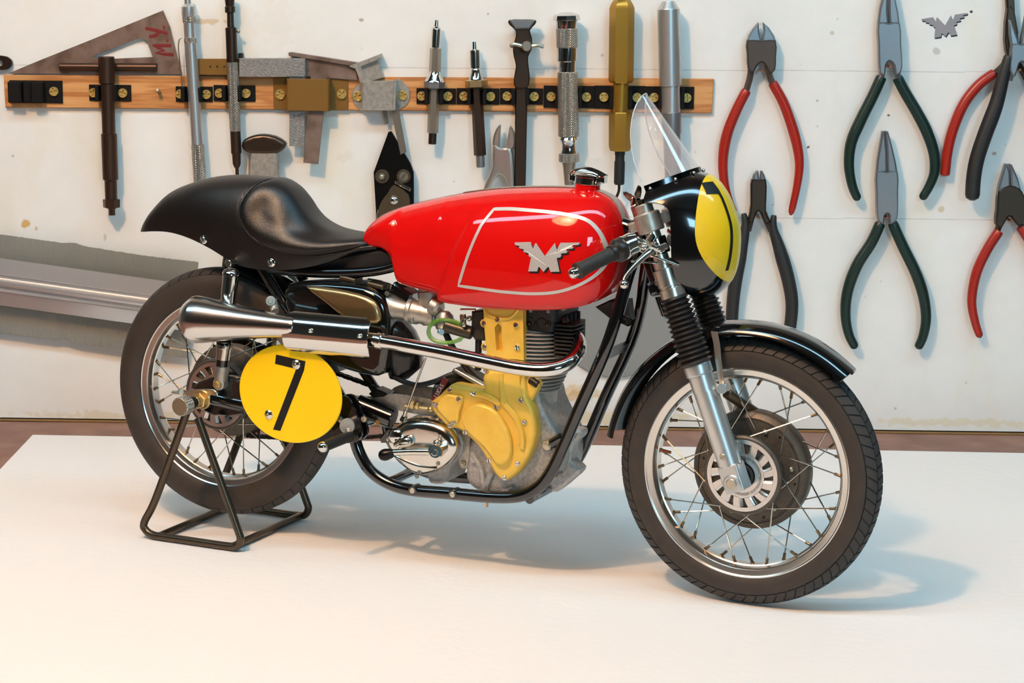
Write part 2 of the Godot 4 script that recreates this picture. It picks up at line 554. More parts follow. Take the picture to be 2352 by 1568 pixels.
	var se := mat("screen_edge", Color(0.85, 0.87, 0.88, 0.55), 0.15)
	se.transparency = BaseMaterial3D.TRANSPARENCY_ALPHA
	mat("old_wood", Color(0.5, 0.36, 0.16), 0.6)
	var paper := mat("paper", Color(0.93, 0.91, 0.89), 0.75)
	paper.uv1_triplanar = true; paper.uv1_scale = Vector3.ONE * 9
	paper.normal_enabled = true
	paper.normal_texture = ntex(noise(0.05, FastNoiseLite.TYPE_SIMPLEX_SMOOTH, 21), 256, null, 0.35)
	var wallm := mat("wall_paint", Color.WHITE, 0.55)
	wallm.albedo_texture = ImageTexture.create_from_image(wall_image())
	wallm.uv1_scale = Vector3(1, 1, 1)

# the painted board: off-white with faint drips, rust stains, specks and two pencil lines; 1000 x 500 mm, two pixels a millimetre
func wall_image() -> Image:
	var im := Image.create(2000, 1000, false, Image.FORMAT_RGB8)
	var n1 := noise(0.004, FastNoiseLite.TYPE_SIMPLEX_SMOOTH, 31, 5)
	var n2 := noise(0.03, FastNoiseLite.TYPE_SIMPLEX_SMOOTH, 32, 3)
	var base := Color(0.915, 0.91, 0.89)
	for y in 1000:
		for x in 2000:
			var a := n1.get_noise_2d(x, y) * 0.016 + n2.get_noise_2d(x, y) * 0.008
			var w := maxf(0.0, n1.get_noise_2d(x * 1.4 + 900, y * 0.6) - 0.18) * 0.12
			im.set_pixel(x, y, Color(base.r + a - w * 0.25, base.g + a - w * 0.45, base.b + a - w * 1.1))
	var rng := RandomNumberGenerator.new()
	rng.seed = 5
	for k in 110:   # flecks of dirt and old paint
		var c := Vector2(rng.randf() * 2000, rng.randf() * 1000)
		var r := 0.8 + rng.randf() * 1.4
		var col: Color = [Color(0.25, 0.23, 0.2), Color(0.6, 0.5, 0.35), Color(0.5, 0.47, 0.42)][k % 3]
		dab(im, c, r, r, col, 0.15 + 0.4 * rng.randf(), 0.0)
	for q in STAINS:
		dab(im, spot(q[0], q[1]), q[2], q[3], Color(q[4], q[5], q[6]), q[7], 0.6)
	for q in LINES:
		var a := spot(q[0], q[1]); var b := spot(q[2], q[3])
		for i in int(absf(b.x - a.x)):
			var p := a.lerp(b, i / absf(b.x - a.x))
			var yy := int(p.y)
			if int(p.x) < 0 or int(p.x) >= 2000 or yy < 0 or yy >= 1000: continue
			im.set_pixel(int(p.x), yy, im.get_pixel(int(p.x), yy).lerp(Color(0.55, 0.54, 0.5), 0.32 + 0.2 * n2.get_noise_1d(p.x)))
	return im

# crossed diagonal grooves, four to a tile
func knurl_image() -> Image:
	var im := Image.create(128, 128, false, Image.FORMAT_L8)
	for y in 128:
		for x in 128:
			var a := absf(fposmod((x + y) / 32.0, 1.0) - 0.5) * 2.0
			var b := absf(fposmod((x - y) / 32.0, 1.0) - 0.5) * 2.0
			var h := minf(a, b)
			im.set_pixel(x, y, Color(h, h, h))
	im.convert(Image.FORMAT_RGBA8)
	im.bump_map_to_normal_map(14.0)
	return im

func spot(x: float, y: float) -> Vector2: return Vector2((x + 500.0) * 2.0, (500.0 - y) * 2.0)

func dab(im: Image, c: Vector2, rx: float, ry: float, col: Color, strength: float, rough: float) -> void:
	var f := noise(0.05, FastNoiseLite.TYPE_SIMPLEX_SMOOTH, int(c.x) % 997, 3)
	for y in range(int(c.y - ry * 1.6), int(c.y + ry * 1.6) + 1):
		for x in range(int(c.x - rx * 1.6), int(c.x + rx * 1.6) + 1):
			if x < 0 or y < 0 or x >= 2000 or y >= 1000: continue
			var d := Vector2((x - c.x) / rx, (y - c.y) / ry).length() + f.get_noise_2d(x, y) * rough * 1.5
			if d < 1.0: im.set_pixel(x, y, im.get_pixel(x, y).lerp(col, strength * minf(1.0, (1.0 - d) * 2.5)))

const STAINS := [[-196.5, 261.45, 22, 4, 0.72, 0.55, 0.28, 0.35], [-316.23, 129.96, 7, 5, 0.78, 0.6, 0.3, 0.8], [-310.08, 126.91, 3, 4, 0.7, 0.6, 0.35, 0.5], [-265.34, 123.2, 2, 6, 0.6, 0.58, 0.5, 0.4], [35.7, 24.12, 60, 10, 0.8, 0.66, 0.4, 0.4], [44.29, 22.2, 26, 9, 0.76, 0.58, 0.34, 0.45], [35.95, 7.5, 190, 10, 0.86, 0.78, 0.55, 0.45], [292.36, 6.78, 150, 6, 0.86, 0.78, 0.58, 0.35], [-251.01, 3.41, 150, 7, 0.82, 0.76, 0.62, 0.4], [188.01, 185.83, 3, 3, 0.1, 0.1, 0.1, 1], [238.55, 206.68, 2, 2, 0.25, 0.25, 0.25, 0.9], [287.92, 272.51, 2, 2, 0.1, 0.1, 0.1, 1], [306.98, 183.04, 3, 2, 0.6, 0.35, 0.25, 0.5], [274.53, 146.84, 4, 4, 0.75, 0.68, 0.5, 0.5], [200.62, 258.24, 3, 3, 0.72, 0.68, 0.55, 0.6], [-97.89, 263.31, 3, 2, 0.5, 0.4, 0.35, 0.5], [-97.94, 245.47, 2, 3, 0.7, 0.68, 0.6, 0.4], [-153.43, 259.98, 24, 40, 0.86, 0.82, 0.74, 0.15], [267.1, 248.01, 5, 4, 0.62, 0.62, 0.6, 0.5], [-109.36, 175.93, 10, 7, 0.84, 0.82, 0.78, 0.3], [-264.25, 51.37, 4, 3, 0.75, 0.68, 0.6, 0.4]]
const LINES := [[-329.82, 232.2, 323.36, 234.64], [56.5, 139.38, 328.38, 140.47]]

func setting() -> void:
	# the tool board: only its front carries the paint picture
	var st := SurfaceTool.new()
	st.begin(Mesh.PRIMITIVE_TRIANGLES)
	var x0 := -0.5; var x1 := 0.5; var y0 := 0.0012; var y1 := 0.5; var zb := -0.016
	var faces := [
		[Vector3(x0, y0, 0), Vector3(x1, y0, 0), Vector3(x1, y1, 0), Vector3(x0, y1, 0), true],
		[Vector3(x1, y0, zb), Vector3(x0, y0, zb), Vector3(x0, y1, zb), Vector3(x1, y1, zb), false],
		[Vector3(x1, y0, 0), Vector3(x1, y0, zb), Vector3(x1, y1, zb), Vector3(x1, y1, 0), false],
		[Vector3(x0, y0, zb), Vector3(x0, y0, 0), Vector3(x0, y1, 0), Vector3(x0, y1, zb), false],
		[Vector3(x0, y1, 0), Vector3(x1, y1, 0), Vector3(x1, y1, zb), Vector3(x0, y1, zb), false],
		[Vector3(x0, y0, zb), Vector3(x1, y0, zb), Vector3(x1, y0, 0), Vector3(x0, y0, 0), false]]
	for f in faces:
		var nn: Vector3 = (f[1] - f[0]).cross(f[2] - f[0]).normalized()
		for k in [0, 2, 1, 0, 3, 2]:
			st.set_normal(nn)
			st.set_uv(Vector2(f[k].x + 0.5, 1.0 - (f[k].y / 0.5)) if f[4] else Vector2(0.01, 0.01))
			st.add_vertex(f[k])
	var wt := wall_frame()
	struct("wall_back", st.commit(), M.wall_paint, 38, self, wt)
	var bx := func(called: String, c: Vector3, size: Vector3, m: Material):
		var s := Soup.new()
		box(s, Vector3.ZERO, size * 1000.0)
		struct(called, s, m, 38, self, Transform3D(Basis(), c))
	# the rest of the workshop, outside the frame
	bx.call("floor", Vector3(0, -0.93, 0.1), Vector3(4.0, 0.06, 3.2), M.room_floor)
	bx.call("ceiling", Vector3(0, 1.63, 0.1), Vector3(4.0, 0.06, 3.2), M.room_paint)
	bx.call("wall_left", Vector3(-1.95, 0.35, 0.1), Vector3(0.06, 2.5, 3.2), M.room_paint)
	bx.call("wall_right", Vector3(1.95, 0.35, 0.1), Vector3(0.06, 2.5, 3.2), M.room_paint)
	bx.call("wall_behind_camera", Vector3(0, 0.35, 1.5), Vector3(4.0, 2.5, 0.06), M.room_paint)
	bx.call("wall_behind_board", Vector3(0, 0.35, -1.412), Vector3(4.0, 2.5, 0.06), M.room_paint)
	var s := Soup.new()
	box(s, Vector3(0, 0, 0), Vector3(700, 600, 30), 2)
	frame_prism(s, rect(-350, -300, 350, 300), rect(-280, -250, 280, 250), 15, 30)
	var wn := struct("window_1", s, M.lamp_white, 38, self, Transform3D(Basis(Vector3.UP, PI), Vector3(0.75, 0.72, 1.45)))
	s = Soup.new()
	box(s, Vector3(0, 0, 18), Vector3(560, 500, 4))
	part("window_pane", s, M.window_daylight, wn)
	s = Soup.new()
	box(s, Vector3(0, 0, 24), Vector3(22, 500, 12), 2)
	part("glazing_bar", s, M.lamp_white, wn)
	# workbench under the paper
	s = Soup.new()
	box(s, Vector3(0, -20.3, -945), Vector3(2400, 40, 800), 3)
	var bench := thing("workbench", "red-brown workbench top showing behind the white paper", "workbench")
	part("bench_top", s, M.bench, bench)
	for sx in [-1, 1]:
		for zz in [-1250, -620]:
			s = Soup.new()
			box(s, Vector3(sx * 1100, -470, zz), Vector3(70, 858, 70), 2)
			part("leg", s, M.bench, bench)
	s = Soup.new()
	box(s, Vector3(0, 0.1, 2.2), Vector3(1000, 0.8, 4.4), 0.2)
	struct("trim_1", s, M.old_wood, 38, self, wt)
	# white paper
	s = Soup.new()
	prism(s, P([-305.8, 1303.7, -293, 575, 470, 560, 470, 1275.2]), 0, 0.25, 0, Transform3D(Basis(Vector3.RIGHT, -PI / 2), Vector3(0, -0.3, 0)))
	var pp := part("paper_sheet", s, M.paper, self)
	tag(pp, "large sheet of plain white paper under the motorcycle", "paper")
	lamp()
	# strip light over the bench
	var fx := thing("strip_light", "long cool strip light hanging over the bench", "lamp", "", Transform3D(Basis(Vector3.RIGHT, 0.3), Vector3(0.05, 1.062, -0.635)))
	s = Soup.new()
	box(s, Vector3(0, 22, 0), Vector3(2460, 26, 170), 3)
	part("housing", s, M.lamp_white, fx)
	s = Soup.new()
	box(s, Vector3(0, 4, 0), Vector3(2400, 10, 140), 2)
	part("diffuser", s, M.strip_diffuser, fx)

func wall_frame() -> Transform3D:
	var ax := Vector3(1, 0, 0.018).normalized()
	return Transform3D(Basis(ax, Vector3.UP, ax.cross(Vector3.UP)), Vector3(0, 0, -1.3424))

func lamp() -> void:
	var d := (Vector3(0.02, 0.05, -1.0) - LAMP).normalized()
	var t := aim(Vector3.ZERO, d)
	t.origin = LAMP
	var o := thing("bench_lamp", "warm bowl-shaped lamp above left of the bench", "lamp", "", t)
	var s := Soup.new()
	var pr := PackedVector2Array()
	for k in 13: pr.append(Vector2(190 - 172.0 * pow(1 - k / 12.0, 2.2), -95 + 150.0 * k / 12.0))
	for k in 13: pr.append(Vector2(187 - 170.0 * pow(k / 12.0, 2.2), 55 - 147.0 * k / 12.0))
	lathe(s, pr, Transform3D(), 40)
	part("shade", s, M.lamp_enamel, o)
	s = Soup.new()
	lathe(s, P([0, -84, 18, -84, 18, -38, 0, -38]), Transform3D(), 20)
	part("socket", s, M.matt_black, o)
	s = Soup.new()
	ball(s, Vector3(0, 0, 0), 26, 24)
	part("bulb", s, M.bulb_glow, o)
	s = Soup.new()
	tube(s, curve(L([0, 0, -86, 0, -20, -150, -60, -120, -240, -300, -300, -330])), 7, 10)
	part("arm", s, M.matt_black, o)
	var l := OmniLight3D.new()
	l.name = "bulb_light"
	l.light_color = Color(1.0, 0.8, 0.62)
	l.light_energy = 0.5
	l.light_size = 0.024
	l.omni_range = 8; l.omni_attenuation = 2
	l.shadow_enabled = true
	o.add_child(l)

# ------------------------------------------------------------------ the tool wall
const RACK_DEPTH := 0.006   # how much closer to the board the rail and its tools sit

func hung(called: String, label: String, category: String, group := "", back := 0.0) -> Node3D:
	var t := wall_frame()
	t.origin -= t.basis.z * back
	return thing(called, label, category, group, t)

# a turned length along a-b: prof holds pairs (distance along a-b from 0 to 1, radius)
func turned(a: Vector3, b: Vector3, prof: Array, n := 22, s: Soup = null) -> Soup:
	if s == null: s = Soup.new()
	var l := a.distance_to(b)
	var p := PackedVector2Array()
	p.append(Vector2(0, prof[0] * l))
	for i in range(0, prof.size(), 2): p.append(Vector2(prof[i + 1], prof[i] * l))
	p.append(Vector2(0, prof[-2] * l))
	return lathe(s, p, aim(a, b - a), n)

func clip(rack: Node3D, x0: float, x1: float, y0: float, y1: float, xc: float, half: float, screws: Array) -> void:
	var s := Soup.new()
	prism(s, rect(x0, y0, x1, y1), 9, 10.2, 0.3)
	for e in [-1, 1]:   # the two springy cheeks that grip the tool
		var c: float = xc + e * (half + 1.1)
		prism(s, rect(c - 1.2, y0 + 0.3, c + 1.2, y1 - 0.3), 10, 18.5, 0.5)
	prism(s, rect(xc - half, y0 + 0.5, xc + half, y1 - 0.5), 10, 12, 0.3)
	var o := part("clip", s, M.clip_rubber, rack)
	for q in screws: screw("screw", V(q, (y0 + y1) / 2, 10.2), V(0, 0, 1), 3.0, M.gold_screw, o, true, q)

func wall_things() -> void:
	rack_and_clips()
	rack_tools()
	squares()
	nippers()
	pliers_row()
	gauge_and_marks()

func rack_and_clips() -> void:
	var rack := hung("tool_rack", "pine rail with black rubber clips screwed across the white wall", "tool rack", "", RACK_DEPTH)
	var s := Soup.new()
	prism(s, P([-327.01, 226.02, 126.79, 228.52, 126.27, 206.73, -326.58, 205.21]), 6.02, 9, 0.5)
	part("rail", s, M.pine, rack)
	var a: Vector3; var b: Vector3
	# [left top px, right bottom px, tool, half width, screws], measured on the rail's face
	a = V(-323.2, 222.74, 9); b = V(-289.19, 208.41, 9)
	s = Soup.new()
	prism(s, rect(a.x, b.y, b.x, a.y), 9, 10.2, 0.3)
	prism(s, rect(a.x + 0.5, b.y + 0.4, a.x + 9, a.y - 0.4, 1), 10, 17, 0.8)
	prism(s, rect(a.x + 9.6, b.y + 0.4, a.x + 15, a.y - 0.4, 1), 10, 14.5, 0.8)
	prism(s, rect(a.x + 15.4, b.y + 0.4, a.x + 23, a.y - 0.4, 1), 10, 17.5, 0.8)
	var o := part("clip", s, M.clip_rubber, rack)
	screw("screw", V(-294.57, 215.92, 10.2), V(0, 0, 1), 3, M.gold_screw, o, true)
	for r in [
			[V(-272.07, 220.53, 9), V(-245.19, 210.3, 9), V(-259.88, 216.23, 9).x, 4.4, [V(-269.11, 216.13, 9).x, V(-250.37, 216.06, 9).x]],
			[V(-216.48, 220.04, 9), V(-192.91, 210.33, 9), V(-205.39, 215.73, 9).x, 4.2, [V(-213.49, 215.64, 9).x, V(-196.73, 216.11, 9).x]],
			[V(-192.19, 221.14, 9), V(-165.54, 210.91, 9), V(-179.7, 216.57, 9).x, 3.8, [V(-188.35, 216.75, 9).x, V(-171.33, 216.67, 9).x]],
			[V(-62.41, 220.64, 9), V(-37.34, 210.69, 9), V(-51, 216.07, 9).x, 3.6, [V(-59.06, 215.98, 9).x, V(-42.38, 216.17, 9).x]],
			[V(-36.84, 220.93, 9), V(-9.53, 210.73, 9), V(-23.75, 216.37, 9).x, 3.8, [V(-32.09, 216.01, 9).x, V(-15.14, 216.47, 9).x]],
			[V(-9.07, 221.23, 9), V(18.25, 211.04, 9), V(4.02, 216.68, 9).x, 3.4, [V(-4.58, 216.31, 9).x, V(12.63, 216.78, 9).x]],
			[V(18.65, 223.2, 9), V(51.05, 209.2, 9), V(34.55, 216.75, 9).x, 6.2, [V(23.45, 216.63, 9).x, V(45.92, 216.88, 9).x]],
			[V(51.08, 223.55, 9), V(83.52, 209.01, 9), V(67.55, 217.12, 9).x, 4.9, [V(57.02, 217, 9).x, V(78.09, 216.68, 9).x]],
			[V(83.77, 223.37, 9), V(114.29, 209.36, 9), V(99.68, 217.48, 9).x, 5.8, [V(88.89, 216.8, 9).x, V(109.66, 217.04, 9).x]]]:
		clip(rack, r[0].x, r[1].x, r[1].y, r[0].y, r[2], r[3], r[4])
	# folded brass bracket and bent aluminium bracket
	s = Soup.new()
	a = V(-153.93, 226.26, 9); b = V(-106.14, 206.04, 9)
	var c := V(-143.91, 225.82, 9); var d := V(-117.02, 205.63, 9)
	prism(s, rect(a.x, b.y, c.x + 0.8, a.y, 1.2), 9, 9.9, 0.2)
	prism(s, rect(d.x - 0.8, b.y, b.x, a.y, 1.2), 9, 9.9, 0.2)
	prism(s, rect(c.x, b.y, c.x + 1, a.y), 9, 21, 0.2)
	prism(s, rect(d.x - 1, b.y, d.x, a.y), 9, 21, 0.2)
	prism(s, rect(c.x, b.y, d.x, a.y), 20, 21, 0.3)
	o = part("brass_bracket", s, M.old_brass, rack)
	screw("screw", V(-149.47, 215.58, 9.9), V(0, 0, 1), 3.2, M.gold_screw, o, true)
	screw("screw", V(-110.19, 216.29, 9.9), V(0, 0, 1), 3.2, M.gold_screw, o, true, 0.4)
	s = Soup.new()
	prism(s, curve2(P([-95.5, 224.14, -99.96, 222.44, -103.03, 218.81, -103.88, 215.2, -102.78, 210.79, -100, 207.77, -95.55, 206.15]), 3), 9, 9.9, 0.2)
	prism(s, curve2(P([-75.48, 225.74, -70.48, 223.87, -67.41, 220.31, -66.57, 215.62, -68.24, 210.62, -72.14, 207.81, -76.04, 206.65]), 3), 9, 9.9, 0.2)
	prism(s, P([-95.8, 225.18, -76.19, 225.67, -77.02, 206.7, -96.13, 206.76]), 17.6, 18.5, 0.2)
	prism(s, P([-96.44, 224.95, -95.05, 224.97, -95.38, 206.5, -96.77, 206.48]), 9, 18, 0.1)
	prism(s, P([-77.32, 225.17, -74.83, 225.74, -75.38, 207, -77.88, 206.7]), 9, 18, 0.1)
	o = part("aluminium_bracket", s, M.satin, rack)
	screw("screw", V(-100.18, 215.02, 9.9), V(0, 0, 1), 3.2, M.gold_screw, o, true)
	screw("screw", V(-71.24, 215.9, 9.9), V(0, 0, 1), 3.0, M.gold_screw, o, true)
	s = Soup.new()
	rod(s, V(-227.17, 216.32, 9), V(-227.03, 218.18, 17), 1.2, 8, 0.3)
	part("nail", s, M.steel, rack)

func rack_tools() -> void:
	var a: Vector3; var b: Vector3; var s: Soup; var o: Node3D
	# tap wrench with a sliding bar
	o = hung("tap_wrench", "brown steel T-handled tap wrench hanging in front of the set square", "wrench", "", RACK_DEPTH)
	a = V(-259.03, 238.69, 17); b = V(-257.86, 137.66, 17)
	part("shaft", turned(a, b, [0, 4.9, 0.01, 5.2, 0.165, 5.2, 0.17, 4.3, 0.48, 4.3, 0.485, 5.1, 0.77, 5.0, 0.78, 4.0, 0.9, 3.9, 0.905, 3.2]), M.brown_steel, o)
	part("chuck", turned(a, b, [0.895, 3.4, 0.9, 5.6, 0.95, 5.4, 0.955, 3.0, 0.965, 2.2, 1.0, 2.2], 6), M.brown_steel, o)
	s = Soup.new()
	rod(s, V(-290.54, 231.44, 10), V(-228.06, 232.12, 10), 2.7, 14, 0.4)
	part("sliding_bar", s, M.brown_steel, o)
	# two pocket scribers
	o = hung("scriber", "bright silver scriber with knurled grip and wire pocket clip", "scriber", "", RACK_DEPTH)
	a = V(-206.99, 277.9, 16); b = V(-200.51, 153.41, 16)
	part("body", turned(a, b, [0, 2.2, 0.045, 2.2, 0.06, 4.3, 0.1, 4.4, 0.12, 3.7, 0.14, 3.6, 0.24, 3.6, 0.245, 3.9, 0.76, 4.0, 0.762, 3.6, 1.0, 3.6]), M.aluminium, o)
	part("collar", turned(a, b, [0.1, 3.8, 0.105, 4.1, 0.135, 4.1, 0.14, 3.8]), M.knurl, o)
	part("collar", turned(a, b, [0.215, 3.7, 0.22, 4.0, 0.238, 4.0, 0.243, 3.7]), M.knurl, o)
	part("grip", turned(a, b, [0.755, 3.9, 0.76, 4.15, 1.0, 4.15]), M.knurl, o)
	s = Soup.new()
	tube(s, curve(L([-210.6, 251.24, 17, -212.29, 249.59, 17, -213.11, 244.62, 16, -212.56, 233.58, 14, -211.6, 219.77, 13])), 0.45, 6)
	part("pocket_clip", s, M.steel, o)
	o = hung("pin_vice", "slim pin vice with dark barrel and bronze knurled end behind the seat", "pin vice", "", RACK_DEPTH)
	a = V(-180.27, 278.18, 16); b = V(-176.85, 163.49, 16)
	part("body", turned(a, b, [0, 3.4, 0.06, 2.8, 0.065, 3.3, 0.095, 3.3, 0.1, 2.1, 0.175, 2.3, 0.18, 3.6, 0.365, 3.6, 0.37, 3.2]), M.dark_steel, o)
	part("grip", turned(a, b, [0.365, 3.2, 0.37, 3.6, 0.745, 3.6, 0.75, 3.2]), M.knurl, o)
	part("chuck", turned(a, b, [0.748, 3.3, 0.75, 3.4, 0.87, 3.3, 0.875, 2.8, 0.93, 2.6, 0.95, 1.6, 0.955, 1.1, 1.0, 1.1]), M.brown_steel, o)
	s = Soup.new()
	ball(s, V(-174.79, 255.41, 16), 1.2, 10)
	part("knob", s, M.steel, o)
	# two bit drivers
	o = hung("bit_driver", "taller hexagonal steel bit driver in the clip right of the aluminium bracket", "bit driver", "bit drivers", RACK_DEPTH)
	a = V(-49.39, 263.8, 16); b = V(-51.89, 185.56, 16)
	part("tip", turned(a, b, [0, 1.1, 0.05, 1.4, 0.065, 2.6, 0.075, 3.0, 0.22, 3.0, 0.225, 3.4]), M.polished, o)
	part("body", turned(a, b, [0.222, 3.3, 0.225, 3.6, 0.42, 3.7, 0.43, 3.4, 0.55, 3.5, 0.905, 3.6, 0.91, 3.2], 6), M.steel, o)
	part("flange", turned(a, b, [0.41, 3.4, 0.44, 4.0, 0.48, 6.0, 0.495, 6.4], 24), M.chrome, o)
	part("flange_nut", turned(a, b, [0.49, 6.2, 0.495, 6.6, 0.54, 6.6, 0.545, 6.2], 6), M.grey_steel, o)
	part("spigot", turned(a, b, [0.9, 2.6, 0.995, 2.6, 1.0, 2.3]), M.dark_steel, o)
	o = hung("bit_driver", "shorter steel bit driver with a brass-coloured nut, hanging lower", "bit driver", "bit drivers", RACK_DEPTH)
	a = V(-25.67, 250.45, 16); b = V(-20.96, 171.2, 16)
	part("tip", turned(a, b, [0, 1.2, 0.06, 1.4, 0.065, 3.1, 0.075, 3.3, 0.205, 3.3, 0.21, 2.5, 0.225, 3.0]), M.polished, o)
	part("flange", turned(a, b, [0.22, 3.0, 0.24, 3.2, 0.29, 4.4, 0.305, 5.4]), M.chrome, o)
	part("flange_nut", turned(a, b, [0.3, 6.4, 0.305, 7.2, 0.355, 7.2, 0.36, 6.6], 6), M.pale_brass, o)
	part("body", turned(a, b, [0.355, 3.7, 0.9, 3.9, 0.905, 3.4], 6), M.dark_steel, o)
	part("spigot", turned(a, b, [0.9, 2.8, 0.99, 2.8, 1.0, 2.5]), M.grey_steel, o)
	# bevel clamp with a wing nut on a dark bar
	o = hung("clamp_bar", "dark steel bar with a flared clamp head and wing nut", "clamp", "", RACK_DEPTH)
	s = Soup.new()
	prism(s, curve2(P([-3.75, 264.33, 4.75, 264.69, 12.97, 264.5, 12.73, 261.79, 9.48, 257.96, 10.91, 253.08, 10.72, 246.01, 8.57, 241.63, 8.91, 235.63, 9.83, 227.44, 7.97, 221.94, 0.8, 221.86, -0.36, 227.87, 0.93, 235.54, -0.5, 241.53, -1.11, 247.52, 0.48, 253.52, 0.43, 257.86, -3.44, 261.35]), 2), 13, 19, 0.8)
	part("clamp_head", s, M.dark_steel, o)
	s = Soup.new()
	prism(s, curve2(P([-3.45, 264.36, 12.98, 264.53, 9.21, 259.07, 0.44, 258.98]), 1), 18, 21, 0.8)
	part("jaw", s, M.grey_steel, o)
	s = Soup.new()
	rod(s, V(7.68, 248.19, 19), V(7.78, 248.5, 27), 3.2, 16, 0.8)
	tube(s, curve(L([-2.64, 248, 24, 0.1, 249.42, 25, 5.03, 248.39, 25])), [0.8, 1.3, 1.5, 1.4, 1.3, 1.3, 1.3, 1.3, 1.3, 1.3, 1.3, 1.3, 1.3], 8)
	tube(s, curve(L([10.49, 248.45, 25, 14.85, 249.04, 25, 18.14, 248.22, 24])), 1.3, 8)
	part("wing_nut", s, M.steel, o)
	s = Soup.new()
	prism(s, P([0.71, 223.55, 8.45, 223.64, 7.82, 155.71, 0.57, 155.62]), 11, 17, 0.8)
	part("bar", s, M.dark_steel, o)
	# knurled chrome handle
	o = hung("ratchet_handle", "chrome knurled ratchet handle with a mushroom cap", "handle", "", RACK_DEPTH)
	a = V(32.34, 269.58, 18); b = V(35.87, 160.94, 18)
	part("cap", turned(a, b, [0, 3.0, 0.012, 7.0, 0.02, 8.2, 0.045, 8.6, 0.05, 7.0], 8), M.chrome, o)
	part("neck", turned(a, b, [0.05, 6.8, 0.09, 6.5, 0.095, 6.2, 0.2, 6.0, 0.21, 6.4, 0.28, 6.3, 0.285, 5.5, 0.345, 5.4]), M.chrome, o)
	part("knurled_band", turned(a, b, [0.092, 6.2, 0.096, 6.7, 0.2, 6.7, 0.205, 6.2]), M.knurl, o)
	part("grip", turned(a, b, [0.342, 5.6, 0.346, 6.4, 0.715, 6.6, 0.72, 5.8]), M.knurl, o)
	part("socket", turned(a, b, [0.718, 5.4, 0.735, 6.2, 0.745, 5.6, 0.76, 4.6, 0.79, 4.6, 0.82, 5.6]), M.chrome, o)
	part("knurled_ring", turned(a, b, [0.815, 5.6, 0.82, 6.5, 0.862, 6.6, 0.868, 5.6]), M.knurl, o)
	part("taper", turned(a, b, [0.866, 4.6, 0.9, 4.0, 1.0, 3.2]), M.steel, o)
	# brass hexagon handle with a black needle
	o = hung("needle_holder_tool", "brass hexagonal handle holding a black needle, left of the windscreen", "handle", "", RACK_DEPTH)
	a = V(67.18, 278.58, 18); b = V(67.67, 181.86, 18)
	part("upper_grip", turned(a, b, [0, 3.0, 0.012, 5.4, 0.04, 7.0, 0.065, 7.9, 0.53, 7.9, 0.545, 6.8], 6), M.brass, o)
	part("waist", turned(a, b, [0.54, 4.9, 0.74, 4.9]), M.brass, o)
	part("lower_grip", turned(a, b, [0.735, 6.6, 0.745, 7.4, 0.96, 7.2, 0.99, 6.2], 6), M.brass, o)
	part("needle_holder", turned(V(67.64, 183.24, 18), V(67.5, 161.32, 18), [0, 3.3, 0.12, 3.3, 0.15, 3.0, 0.3, 3.0, 0.33, 3.4, 0.95, 3.4, 1.0, 2.8]), M.matt_black, o)
	s = Soup.new()
	tube(s, curve(L([67.5, 161.32, 18, 67.31, 156.86, 18, 65.48, 152.26, 17])), 0.9, 8)
	part("needle", s, M.gun_metal, o)
	# plain silver handle
	o = hung("silver_punch_holder", "plain round silver handle at the right end of the rail", "handle", "", RACK_DEPTH)
	a = V(96.15, 276.99, 18); b = V(101.85, 162.84, 18)
	part("upper_grip", turned(a, b, [0, 3.9, 0.005, 4.2, 0.04, 6.8, 0.045, 7.1, 0.455, 7.3, 0.46, 7.0]), M.aluminium, o)
	part("waist", turned(a, b, [0.455, 6.0, 0.61, 6.0]), M.aluminium, o)
	part("lower_grip", turned(a, b, [0.605, 5.8, 0.612, 6.3, 0.72, 6.3, 0.73, 5.6, 1.0, 5.2]), M.grey_steel, o)

